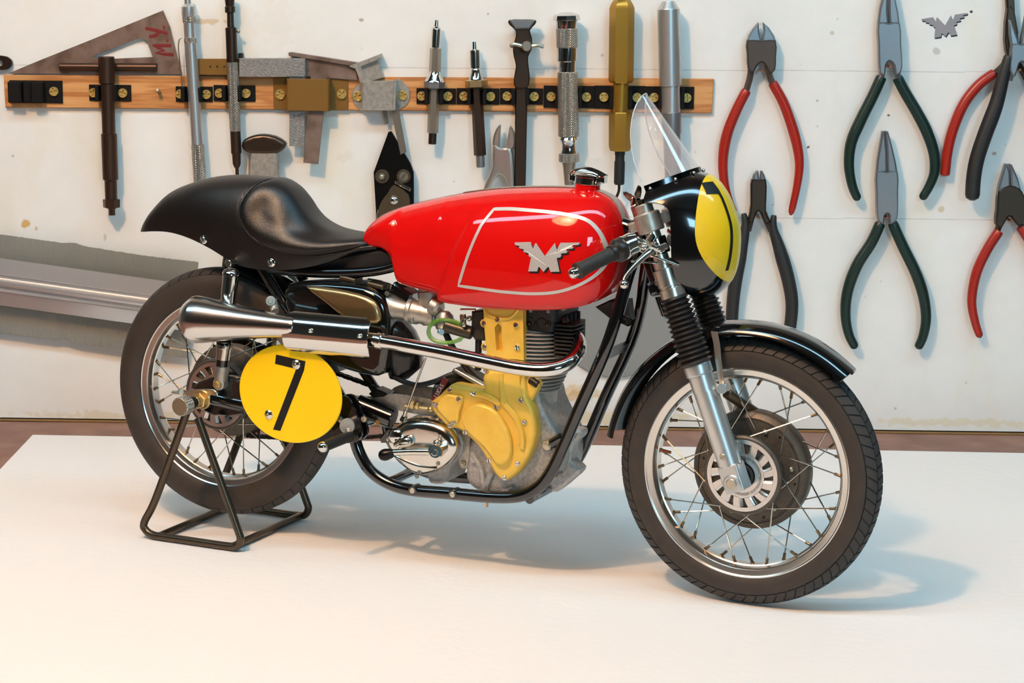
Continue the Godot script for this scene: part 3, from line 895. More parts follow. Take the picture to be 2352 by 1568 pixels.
func squares() -> void:
	var s: Soup; var o: Node3D
	o = hung("set_square", "thin grey-brown steel set square with red marker letters, standing on the rail", "set square")
	s = Soup.new()
	frame_prism(s, P([-324.18, 226.88, -303.79, 235.39, -272.75, 247.84, -223.92, 267.81, -219.68, 257.45, -216.6, 243.76, -212.43, 227.82, -273.29, 227.16]), P([-269.38, 238.24, -264.02, 240.78, -253.33, 244.74, -241.53, 249.54, -237.62, 250.13, -234.59, 248.52, -230.91, 238.38, -264.12, 236.64]), 1.5, 3)
	part("plate", s, M.blade_brown, o)
	s = Soup.new()
	for q in [L([-235.26, 256.47, 3, -228.06, 255.17, 3, -221.14, 253.33, 3]), L([-226.12, 254.65, 3, -229.24, 251.59, 3, -232.86, 251.28, 3]), L([-224.13, 257.13, 3, -222.74, 257.15, 3]), L([-222.06, 248.93, 3, -220.67, 248.94, 3]), L([-218.79, 245.77, 3, -224.91, 245.65, 3, -230.76, 245.54, 3, -227.17, 244.2, 3, -223.44, 242.86, 3, -228.91, 240.77, 3, -223.35, 240.31, 3, -217.51, 239.9, 3])]:
		tube(s, q, 1.1, 8)
	for i in s.v.size(): s.v[i] = Vector3(s.v[i].x, s.v[i].y, 3.0 + (s.v[i].z - 3.0) * 0.06)
	part("marker_lettering", s, M.marker, o)
	o = hung("wire_loop", "flat dark steel hook with a slot at the left edge", "hook")
	s = Soup.new()
	frame_prism(s, curve2(P([-345.61, 237.97, -327.44, 238.16, -322.2, 236.01, -321.17, 233.26, -322.94, 230.48, -327.73, 229.33, -345.92, 229.13]), 3), curve2(P([-340.1, 235.54, -329.48, 235.66, -327.27, 234.85, -326.76, 233.48, -327.35, 232.37, -329.62, 231.52, -340.25, 231.4]), 3), 1, 4)
	part("plate", s, M.gun_metal, o)
	o = hung("brass_strip", "dull brass strip lying behind the two slim tools on the rail", "strip")
	s = Soup.new()
	prism(s, P([-205.62, 237.68, -174.78, 238.02, -174.92, 227.56, -205.79, 227.5]), 2, 7, 0.3)
	part("strip", s, M.old_brass, o)
	s = Soup.new()
	for q in [V(-193.58, 232.91, 7), V(-189.14, 232.96, 7), V(-184.7, 233.01, 7)]: rod(s, q - V(0, 0, 0.5), q + V(0, 0, 0.1), 0.7, 8)
	part("punch_mark", s, M.ink, o)
	# aluminium engineer's square
	o = hung("engineer_square", "brushed aluminium try square with its blade under the brass bracket", "try square", "try squares", RACK_DEPTH)
	s = Soup.new()
	prism(s, P([-174.59, 238.51, -132.57, 238.97, -132.39, 227.19, -174.75, 226.73]), 9.5, 17, 0.4)
	part("stock", s, M.scratched_alu, o)
	s = Soup.new()
	prism(s, P([-142.86, 228.89, -132.88, 229, -133.51, 183.13, -143.27, 183.3]), 14, 15.6, 0.2)
	part("blade", s, M.scratched_alu, o)
	s = Soup.new()
	prism(s, P([-175.87, 241.49, -173.09, 241.52, -173.13, 238.5, -175.91, 238.47]), 7, 12, 0.2)
	part("stop", s, M.ink, o)
	# brown square
	o = hung("engineer_square", "brown tarnished try square tilted behind the brass bracket", "try square", "try squares", RACK_DEPTH)
	s = Soup.new()
	prism(s, P([-143.69, 242.28, -142.03, 242.57, -99.45, 236.45, -101.39, 234.24, -102.78, 234.22, -143.43, 240.36]), 7, 14, 0.3)
	prism(s, P([-133.44, 238.74, -101.31, 234.14, -99.67, 225.09, -132.97, 227.2]), 9.5, 11.5, 0.3)
	part("stock", s, M.blade_brown, o)
	s = Soup.new()
	prism(s, P([-129.06, 227.5, -118.56, 227.07, -124.72, 172.01, -134.19, 173.01]), 16, 17.8, 0.2)
	part("blade", s, M.blade_brown, o)
	# sliding bevel
	o = hung("angle_gauge", "small grey angle gauge with a narrow blade under the aluminium bracket", "gauge", "", RACK_DEPTH)
	s = Soup.new()
	prism(s, P([-105.27, 234.2, -84.51, 242.37, -83.68, 239.91, -86.72, 238.24, -101.12, 232.6]), 8, 15, 0.3)
	prism(s, P([-101.12, 232.87, -97.52, 234.01, -93.95, 224.16, -97.83, 223.56]), 8, 15, 0.3)
	prism(s, P([-98.07, 234.13, -86.97, 238.1, -83.1, 227.14, -94.21, 223.71]), 9.5, 12, 0.3)
	part("stock", s, M.satin, o)
	s = Soup.new()
	prism(s, P([-82.31, 225.11, -76.77, 225.17, -68.42, 180.19, -72.32, 178.48]), 13.4, 15.4, 0.3)
	prism(s, P([-85.9, 212.76, -82.56, 212.8, -80.06, 198.15, -82.01, 197.57]), 10, 11.6, 0.2)
	part("blade", s, M.steel, o)

func nippers() -> void:
	var s: Soup; var o: Node3D
	# end nippers behind the seat; the ends of the green handles show below it
	o = hung("end_nippers", "steel end-cutting nippers with a round head, green handles behind the seat", "pliers", "pliers on the wall")
	s = Soup.new()
	prism(s, curve2(P([-173.49, 183.1, -171.77, 187.27, -166.18, 189.82, -159.51, 190.73, -151.75, 189.44, -145.95, 185.91, -145.42, 183.42, -147.95, 180.34, -152.97, 178.62, -166.32, 178.47, -171.3, 180.07]), 2), 4, 14, 2.0, Transform3D(), 3)
	part("jaw", s, M.dark_steel, o)
	s = Soup.new()
	prism(s, curve2(P([-168.13, 178.63, -163.65, 181.18, -155.86, 181.27, -150.6, 178.84, -149.62, 165.5, -152.24, 154.32, -167.31, 154.13, -169.41, 165.27]), 2), 5, 13, 1.2)
	part("joint", s, M.satin, o)
	for q in [L([-165.9, 156.52, 9, -174.27, 136.77, 9, -181.85, 116.91, 9, -184.26, 105.54, 9, -185.01, 92.73, 9]), L([-153.86, 156.67, 9, -146.49, 137.11, 9, -142.45, 117.41, 9, -141.99, 106.08, 9, -142.1, 93.29, 9])]:
		s = Soup.new()
		tube(s, curve(q), 3.4, 12)
		part("grip", s, M.green_grip, o)
	# compound shears
	o = hung("compound_shears", "black-plated compound shears with rivets, rising behind the tank's rear", "shears")
	s = Soup.new()
	prism(s, P([-80.03, 192.91, -78.09, 193.21, -65.83, 172.8, -63.87, 167.25, -63.52, 121.23, -87.93, 120.92, -88.18, 143.45, -89.53, 166.94]), 5, 9, 0.4)
	part("side_plate", s, M.black_metal, o)
	s = Soup.new()
	prism(s, curve2(P([-76.27, 159.49, -67.07, 153.45, -66.22, 145.35, -67.89, 136.91, -83.27, 132.51, -86.61, 140.89, -84.37, 148.77, -80.46, 153.85]), 2), 9, 11, 0.5)
	part("cutter_plate", s, M.steel_dull, o)
	s = Soup.new()
	prism(s, P([-75.29, 162.49, -65.26, 157.6, -65.82, 155.36, -75.84, 160.81]), 10, 13.5, 0.5)
	part("spring_bar", s, M.polished, o)
	for q in [V(-83.96, 164.5, 9), V(-70.29, 164.66, 9)]:
		s = Soup.new()
		lathe(s, P([0, 0, 4.6, 0, 4.6, 0.6, 4.2, 1, 0, 1]), aim(q, V(0, 0, 1)), 24)
		var w := part("washer", s, M.steel_dull, o)
		if q.x < V(-77.82, 164.57, 9).x:
			s = Soup.new()
			ball(s, q + V(0, 0, 1.4), 2.3, 14)
			part("rivet", s, M.steel, w)
		else: screw("slotted_screw", q + V(0, 0, 1), V(0, 0, 1), 3.0, M.steel, w, false, 1.0)
	s = Soup.new()
	ball(s, V(-76.27, 149.42, 11), 3.2, 16, Vector3(1, 1, 0.7))
	part("pivot", s, M.polished, o)
	s = Soup.new()
	prism(s, P([-86.78, 143.46, -82.3, 140.71, -84.55, 132.24, -89.62, 120.9, -91.86, 120.87]), 6, 10, 0.6)
	part("handle", s, M.polished, o)
	# nail nippers
	o = hung("nail_nippers", "small shiny curved nail nippers left of the dark clamp bar", "nippers")
	for q in [curve2(P([-8.64, 198.66, -8.33, 194.8, -8.81, 186.5, -9.06, 183.73, -13.23, 184.79, -13, 190.6, -11.38, 195.32]), 2), curve2(P([-2.31, 197.75, -0.07, 194.74, 1.1, 189.22, 0.33, 183.11, -3.83, 183.07, -4.16, 187.77, -3.38, 193.32]), 2)]:
		s = Soup.new()
		prism(s, q, 6, 11, 1.2)
		part("jaw", s, M.satin_bright, o)
	s = Soup.new()
	prism(s, curve2(P([-13.21, 185.43, -8.21, 183.83, -3.22, 183.89, -0.42, 180.04, 0.66, 156.16, -2.96, 156.12, -5.25, 163.89, -9.16, 166.62, -13.01, 161.57, -15.18, 155.97, -19.63, 155.92, -15.27, 167.1, -13.38, 172.68]), 2), 6, 12, 1.4, Transform3D(), 2)
	part("body", s, M.satin_bright, o)

# each handle is a metal tang with a dipped grip over it; grips: centre lines with one radius per key point
func grip_tube(p: PackedVector3Array, r0: float, r1: float, r2: float, n := 14) -> Soup:
	var c := curve(p, 6)
	var rr := []
	var m := c.size()
	for i in m:
		var t := float(i) / (m - 1)
		var r := lerpf(r0, r1, minf(1, t * 2.5)) if t < 0.4 else lerpf(r1, r2, (t - 0.4) / 0.6)
		if i == m - 1: r *= 0.35
		elif i == m - 2: r *= 0.86
		elif i == 0: r *= 0.9
		rr.append(r)
	var s := Soup.new()
	tube(s, c, rr, n)
	return s

func pliers(called: String, label: String, jaws: Array, body: PackedVector2Array, tangs: Array, grips: Array, gm: Material, jm: Material, bm: Material, r: Array, z := 4.0) -> Node3D:
	var o := hung(called, label, "pliers", "pliers on the wall")
	var s: Soup
	for q in jaws:
		s = Soup.new()
		prism(s, q, z, z + 6.4, 1.1)
		part("jaw", s, jm, o)
	s = Soup.new()
	prism(s, body, z - 0.4, z + 7.2, 0.9)
	part("joint", s, bm, o)
	for q in tangs:
		s = Soup.new()
		tube(s, curve(q, 4), 2.1, 8)
		part("tang", s, bm, o)
	for q in grips: part("grip", grip_tube(q, r[0], r[1], r[2]), gm, o)
	var c := Vector2.ZERO
	for q in body: c += q / body.size()
	s = Soup.new()   # the hook that carries the pliers
	rod(s, V(c.x, c.y - r[3], 0), V(c.x, c.y - r[3], 14), 0.9, 8, 0.2)
	part("hook", s, M.copper, o)
	return o

func pliers_row() -> void:
	var body: PackedVector2Array
	pliers("cutting_pliers", "red-handled side cutters with short jaws, right of the wooden rail",
		[P([153.28, 264.54, 154.03, 258.03, 155.57, 252.34, 146.53, 252.25, 147.24, 256.06, 149.85, 260.43]), P([156.01, 264.57, 156.74, 258.88, 155.85, 252.35, 164.34, 252.44, 163.39, 256.23, 159.95, 261.35])],
		curve2(P([146.5, 253.33, 155.28, 252.88, 164.3, 253.52, 164.91, 243.19, 164.63, 235, 161.4, 232.78, 158.5, 237.66, 155.7, 239.54, 153.03, 237.06, 150.95, 233.21, 147.59, 235.36, 146.77, 244.35]), 2),
		[L([149.91, 237.47, 7, 149.05, 229.25, 7, 146.58, 219.9, 7]), L([159.8, 237.58, 7, 161.67, 230.76, 7, 164.64, 223.94, 7])],
		[L([147.35, 221.83, 7, 141.63, 209.93, 7, 135.98, 194.69, 7, 133.64, 179.41, 7, 134.62, 164.11, 7, 138.33, 151.03, 7, 142.17, 143.23, 7]), L([163.45, 226.67, 7, 170.74, 214.39, 7, 176.76, 199.3, 7, 180.82, 185.51, 7, 182.33, 173.87, 7, 181.12, 160.49, 7, 177.83, 142.55, 7])],
		M.red_grip, M.jaw_steel, M.joint_brown, [3.2, 3.5, 2.2, 7.0])
	pliers("long_nose_pliers", "upper green-handled long-nose pliers with the jaws cut off by the frame", 
		[P([231.15, 291.25, 233.6, 291.28, 233.9, 271.06, 235, 264.31, 228.18, 264.24, 228.88, 273.71, 230.73, 281.83]), P([234.14, 291.28, 236.32, 291.31, 238.1, 281.36, 240.69, 271.67, 241.82, 264.38, 235.54, 264.32, 234.6, 273.77])],
		curve2(P([228.15, 264.78, 234.71, 264.58, 241.8, 264.92, 243.16, 252.19, 244.56, 238.6, 243.13, 233.67, 240.44, 232.55, 239.36, 238.54, 236.24, 241.23, 234.16, 238.49, 233.86, 232.48, 231.08, 233.54, 229.78, 238.44, 228.95, 252.04]), 2),
		[L([232.39, 235.64, 7, 232.03, 231.26, 7, 230.6, 225.77, 7]), L([242.27, 235.75, 7, 242.46, 231.37, 7, 244.34, 225.92, 7])],
		[L([232.3, 231.26, 7, 227.05, 218.6, 7, 219.95, 203.11, 7, 214.7, 189.23, 7, 213.87, 174.8, 7, 216.6, 161.47, 7, 220.83, 152.59, 7]), L([242.21, 230.82, 7, 247.85, 221.02, 7, 255.52, 209.02, 7, 262.41, 196.69, 7, 267.44, 183.2, 7, 268.26, 171.28, 7, 265.36, 162.06, 7, 260.75, 153.63, 7])],
		M.green_grip, M.grey_steel, M.grey_steel, [3.5, 3.8, 2.7, 7.0])
	pliers("long_nose_pliers", "lower green-handled long-nose pliers with bright pointed jaws in full view",
		[P([233.68, 197.07, 235.33, 197.09, 237, 183.57, 237.8, 170.83, 230.89, 170.75, 231.15, 177.97, 232.41, 187.67]), P([235.61, 197.09, 237.54, 196.84, 240.74, 186.38, 243.36, 176.73, 244.43, 170.91, 238.08, 170.84, 237.27, 183.58])],
		curve2(P([230.86, 171.58, 237.53, 170.83, 244.4, 171.74, 245.23, 158.68, 245.82, 144.74, 244.37, 139.68, 241.12, 137.96, 240.34, 143.27, 238.89, 144.65, 237.3, 142.96, 236.95, 137.91, 233.83, 139.55, 232.24, 144.57, 231.39, 158.52]), 2),
		[L([235.17, 141.57, 7, 235.07, 137.08, 7, 233.34, 131.73, 7]), L([243.22, 141.67, 7, 243.69, 137.19, 7, 245.58, 131.88, 7])],
		[L([235.3, 138.21, 7, 230.24, 125.78, 7, 221.37, 110.44, 7, 216.14, 93.94, 7, 215.33, 78.57, 7, 218.08, 65.47, 7, 222.93, 56.38, 7]), L([243.08, 138.3, 7, 250.41, 123.22, 7, 259.53, 105.84, 7, 264.93, 91.17, 7, 267.24, 76.98, 7, 265.82, 64.97, 7, 262.54, 56.63, 7])],
		M.green_grip, M.grey_steel, M.grey_steel, [3.5, 3.8, 2.8, 8.0])
	pliers("flush_cutters", "black-handled flush cutters with tiny jaws behind the yellow nose plate",
		[P([155.06, 170.96, 156.17, 170.7, 156.53, 168.2, 156.91, 164.59, 152.2, 164.53, 152.92, 168.16]), P([158.66, 171, 157.56, 170.71, 157.36, 168.21, 157.19, 164.59, 161.07, 164.63, 160.13, 168.24])],
		curve2(P([151.9, 165.36, 156.62, 165.14, 161.05, 165.47, 161.66, 154.89, 161.71, 144.27, 164.37, 139.26, 161.66, 136.98, 158.1, 144.22, 155.86, 144.75, 153.3, 137.44, 151.01, 139.65, 151.83, 149.18, 151.58, 157.55]), 2),
		[L([153.29, 143.93, 7, 152.32, 139.15, 7, 150.86, 132.1, 7]), L([160.53, 144.02, 7, 162.35, 139.27, 7, 165.91, 132.29, 7])],
		[L([147.74, 143.3, 7, 149.1, 134.89, 7, 147.01, 120.79, 7, 143.95, 100.95, 7, 142.48, 83.88, 7, 142.21, 63.88, 7, 143.02, 55.29, 7]), L([167.26, 142.42, 7, 166.98, 133.71, 7, 171.3, 121.1, 7, 177.54, 101.38, 7, 180.63, 84.38, 7, 179.33, 64.38, 7, 177.93, 55.77, 7])],
		M.black_grip, M.grey_steel, M.dark_steel, [1.6, 4.6, 3.8, 8.0])
	pliers("bent_nose_pliers", "red-handled pliers whose grip passes behind the thick black handle",
		[curve2(P([307.63, 290.66, 311.98, 290.7, 314.06, 271.83, 316.88, 259.66, 314.84, 256.92, 311.35, 260.96, 309.15, 271.78]), 2)],
		curve2(P([309.01, 274.48, 312.83, 274.52, 316.41, 258.3, 318.22, 244.71, 314.68, 239.22, 311.18, 243.27, 308.36, 255.5]), 2),
		[L([312.63, 244.57, 4, 308.05, 237.69, 4, 302.8, 232.98, 4]), L([315.92, 244.6, 4, 322.53, 233.74, 4, 329.51, 221.48, 4])],
		[L([303.76, 234.1, 4.4, 294.24, 226.6, 4.4, 285.22, 214.13, 4.4, 279.12, 197.51, 4.4, 276.46, 183.63, 4.4, 275.8, 173.9, 4.4, 275.5, 168.6, 4.4]), L([328.52, 222.86, 4.4, 335.58, 209.2, 4.4, 341.18, 192.7, 4.4, 341.92, 169.39, 4.4])],
		M.red_grip, M.dark_steel, M.dark_steel, [3.3, 3.4, 3.2, 7.0], 2.0)
	pliers("mini_pliers", "thick black-handled pliers cut off by the right edge of the frame",
		[P([309.5, 267.9, 310.63, 267.1, 315.59, 255.28, 316.31, 252.04, 311.44, 251.44, 309.99, 258.46]), P([319.59, 272.04, 321.48, 267.22, 322.83, 252.11, 317.4, 252.05, 317.67, 257.19])],
		curve2(P([311.63, 253.07, 317.64, 252.59, 324.95, 253.21, 326.08, 242.39, 322.96, 239.64, 319.57, 241.77, 316.91, 240.66, 314.61, 232.48, 311.12, 236.79, 311.24, 244.94]), 2),
		[L([313.99, 242.17, 11, 312.71, 235.35, 11, 311.9, 229.89, 11]), L([323.81, 242.27, 11, 325.81, 235.5, 11, 328.36, 228.71, 11])],
		[L([310.99, 245.42, 11.5, 308.31, 233.97, 11.5, 304.37, 214.81, 11.5, 298.21, 195.53, 11.5, 294.02, 180.32, 11.5, 292.43, 167.85, 11.5, 292.28, 153.96, 11.5]), L([326.02, 239.6, 11.5, 332.12, 217.86, 11.5, 340.17, 196.02, 11.5, 346.6, 154.62, 11.5])],
		M.black_grip, M.jaw_steel, M.grey_steel, [3.2, 4.9, 4.7, 7.0], 8.0)
	pliers("flat_nose_pliers", "small dark-jointed pliers with worn red grips, lowest on the right",
		[P([312.32, 176.99, 313.69, 177.28, 315.61, 172.04, 316.61, 158.15, 308.37, 157.22, 309.15, 163.63]), P([314.79, 177.29, 316.74, 176.76, 321.07, 167.94, 324.39, 157.41, 316.89, 158.16, 316.16, 172.04])],
		curve2(P([308.81, 159.45, 313.05, 162.84, 316.87, 163.72, 321.94, 161.84, 325.52, 156.87, 327.07, 148.53, 326.41, 140.14, 322.65, 137.85, 317.93, 143.39, 315.19, 142.8, 312.19, 136.6, 308.2, 138.79, 308.55, 148.3]), 2),
		[L([311.82, 141.12, 7, 310.93, 136.9, 7, 308.79, 129.86, 7]), L([323.46, 141.26, 7, 325.35, 137.08, 7, 327.31, 131.49, 7])],
		[L([311.35, 134.1, 7, 304.45, 122.21, 7, 298.25, 106.9, 7, 296.07, 88.74, 7, 299, 74.55, 7, 302.85, 64.61, 7]), L([324.79, 137.07, 7, 332.05, 125.94, 7, 339.08, 109.12, 7, 341.84, 89.34, 7, 338.61, 66.52, 7])],
		M.red_grip, M.grey_steel, M.dark_steel, [3.3, 3.3, 2.4, 8.0])

func gauge_and_marks() -> void:
	var s: Soup; var o: Node3D
	# contour gauge: a bar full of thin pins
	o = hung("contour_gauge", "steel-pinned contour gauge with an aluminium bar hanging aslant at left", "contour gauge")
	var a := V(-349.23, 114.11, 6); var b := V(-204.68, 95.73, 6)
	var dir := (b - a).normalized()
	var nrm := Vector3(-dir.y, dir.x, 0)
	var l := a.distance_to(b)
	s = Soup.new()
	var rng := RandomNumberGenerator.new()
	rng.seed = 3
	var count := int(l / 0.62)
	for k in count:
		var t := (k + 0.5) / count
		var base := a + dir * l * t
		var bump := 1.2 * exp(-pow((t - 0.44) / 0.03, 2)) - 0.8 * exp(-pow((t - 0.75) / 0.2, 2))
		var upr := 11.6 + bump + rng.randf() * 0.35
		var low := -52.5 + bump + rng.randf() * 0.35
		var p0 := base + nrm * low; var p1 := base + nrm * upr
		tube(s, PackedVector3Array([p0 + V(0, 0, rng.randf() * 0.25), p1 + V(0, 0, rng.randf() * 0.25)]), 0.33, 5)
	var pins := part("pins", s, M.grey_pin, o)
	pins.set_meta("kind", "stuff")
	s = Soup.new()
	var tb := Transform3D(Basis(dir, nrm, V(0, 0, 1)), a)
	# channel profile across the bar, extruded along it
	var prof := P([-2.5, 6.8, -2.5, 8.5, -12.5, 10.0, -13, 9.0, -15, 9.0, -15.6, 12.4, -18, 13.0, -19.6, 12.4, -20, 10.6, -21.2, 10.6, -21.8, 12.2, -23, 12.4, -24, 11.2, -33, 8.0, -33, 6.8])
	var rows := []
	for x in [0.0, l - 4.0]:
		var ring := PackedVector3Array()
		for q in prof: ring.append(tb * V(x, q.x, q.y))
		rows.append(ring)
	loft(s, rows, true, false)
	part("bar", s, M.polished_bar, o)
	# grey disc behind the fork
	o = hung("grey_disc", "flat grey metal disc on the wall behind the fork and frame tubes", "disc")
	s = Soup.new()
	var c := V(67.49, 74.34, 2)
	lathe(s, P([0, 0.5, 40, 0.5, 40.3, 0.9, 40.3, 2.0, 39.9, 2.4, 0, 2.4]), Transform3D(Basis(), V(c.x, c.y, 0)), 72)
	part("plate", s, M.disc_grey, o)
	# winged letter sticker
	o = hung("wall_sticker", "small grey winged letter M sticker with black shadow between the pliers", "sticker")
	var q0 := V(256.8, 267.7, 0.2); var q1 := V(285.84, 272.08, 0.2)
	var ex := (q1 - q0) / 1.0
	var ey := Vector3(-ex.y, ex.x, 0)
	var org := (q0 + q1) / 2
	var e1 := PackedVector2Array(); var e2 := PackedVector2Array()
	for v in EMBLEM:
		var w: Vector3 = org + ex * v.x + ey * (v.y * 0.97 - 0.235)
		e1.append(Vector2(w.x, w.y)); e2.append(Vector2(w.x + 0.45, w.y - 0.75))
	s = Soup.new(); prism(s, e2, 0, 0.15)
	part("shadow_print", s, M.ink, o)
	s = Soup.new(); prism(s, e1, 0.1, 0.3)
	part("letter", s, M.sticker_grey, o)


const EMBLEM := [Vector2(-0.500, 0.229), Vector2(-0.246, 0.236), Vector2(-0.198, 0.132), Vector2(-0.170, 0.212), Vector2(-0.157, 0.220), Vector2(-0.006, 0.018), Vector2(0.136, 0.220), Vector2(0.176, 0.114), Vector2(0.225, 0.224), Vector2(0.500, 0.222), Vector2(0.487, 0.188), Vector2(0.403, 0.185), Vector2(0.392, 0.164), Vector2(0.420, 0.158), Vector2(0.407, 0.132), Vector2(0.324, 0.127), Vector2(0.314, 0.105), Vector2(0.340, 0.092), Vector2(0.323, 0.066), Vector2(0.247, 0.060), Vector2(0.236, 0.039), Vector2(0.252, 0.028), Vector2(0.229, -0.004), Vector2(0.178, -0.009), Vector2(0.225, -0.224), Vector2(0.087, -0.227), Vector2(0.060, -0.151), Vector2(0.041, -0.151), Vector2(-0.020, -0.227), Vector2(-0.086, -0.151), Vector2(-0.104, -0.151), Vector2(-0.122, -0.222), Vector2(-0.264, -0.222), Vector2(-0.220, 0.000), Vector2(-0.251, 0.011), Vector2(-0.268, 0.039), Vector2(-0.253, 0.060), Vector2(-0.335, 0.080), Vector2(-0.353, 0.108), Vector2(-0.329, 0.120), Vector2(-0.411, 0.138), Vector2(-0.428, 0.164), Vector2(-0.396, 0.172), Vector2(-0.488, 0.190)]

# ------------------------------------------------------------------ the motorcycle
func mir(p: Vector3) -> Vector3: return Vector3(p.x, p.y, -p.z)

func fork(s: float, z: float) -> Vector3: return V(-0.4 - 0.3626 * s, 63.4 + 0.932 * s, z)   # up the fork leg

func bike_frame() -> Transform3D:
	var a := deg_to_rad(24.6)
	return Transform3D(Basis(Vector3(cos(a), 0, sin(a)), Vector3.UP, Vector3(-sin(a), 0, cos(a))), Vector3(0.11264, 0.0002, -0.96125))

func motorcycle() -> void:
	var bike := thing("model_motorcycle", "red and black racing motorcycle model with yellow number 7 plates", "motorcycle", "", bike_frame())
	wheel(bike, "front_wheel", V(0, 64.3, 0), 64.3, 7.7, false)
	wheel(bike, "rear_wheel", V(-289.2, 75.3, 0), 66.2, 9.0, true)
	frame_tubes(bike)
	engine(bike)
	gearbox(bike)
	carburettor(bike)
	exhaust(bike)
	tank(bike)
	seat(bike)
	front_end(bike)
	fairing(bike)
	rear_end(bike)
	stand()

# ---- wheels
func tyre_point(t: float, r: float, hw: float, down := 0.0) -> Vector2:   # t from -1 to 1 across the tyre: (radius, z)
	var a := (r - 50.0) / 1.628
	var ph := t * 2.25
	return Vector2(r - a + (a - down) * cos(ph), (hw - down) * sin(ph))

func tread_block(s: Soup, r: float, hw: float, a0: float, a1: float, t0: float, t1: float, skew: float, down: float) -> void:
	var n := 3
	var top := []; var low := []
	for i in 3:
		var rt := PackedVector3Array(); var rl := PackedVector3Array()
		for j in n + 1:
			var t := lerpf(t0, t1, float(j) / n)
			var a := lerpf(a0, a1, i / 2.0) + skew * (t - t0)
			var p := tyre_point(t, r, hw); var q := tyre_point(t, r, hw, down)
			rt.append(V(p.x * cos(a), p.x * sin(a), p.y)); rl.append(V(q.x * cos(a), q.x * sin(a), q.y))
		top.append(rt); low.append(rl)
	for i in 2:
		for j in n: s.quad(top[i][j], top[i + 1][j], top[i + 1][j + 1], top[i][j + 1])
		s.quad(low[i][0], low[i + 1][0], top[i + 1][0], top[i][0])
		s.quad(low[i + 1][n], low[i][n], top[i][n], top[i + 1][n])
	for j in n:
		s.quad(low[0][j + 1], low[0][j], top[0][j], top[0][j + 1])
		s.quad(low[2][j], low[2][j + 1], top[2][j + 1], top[2][j])

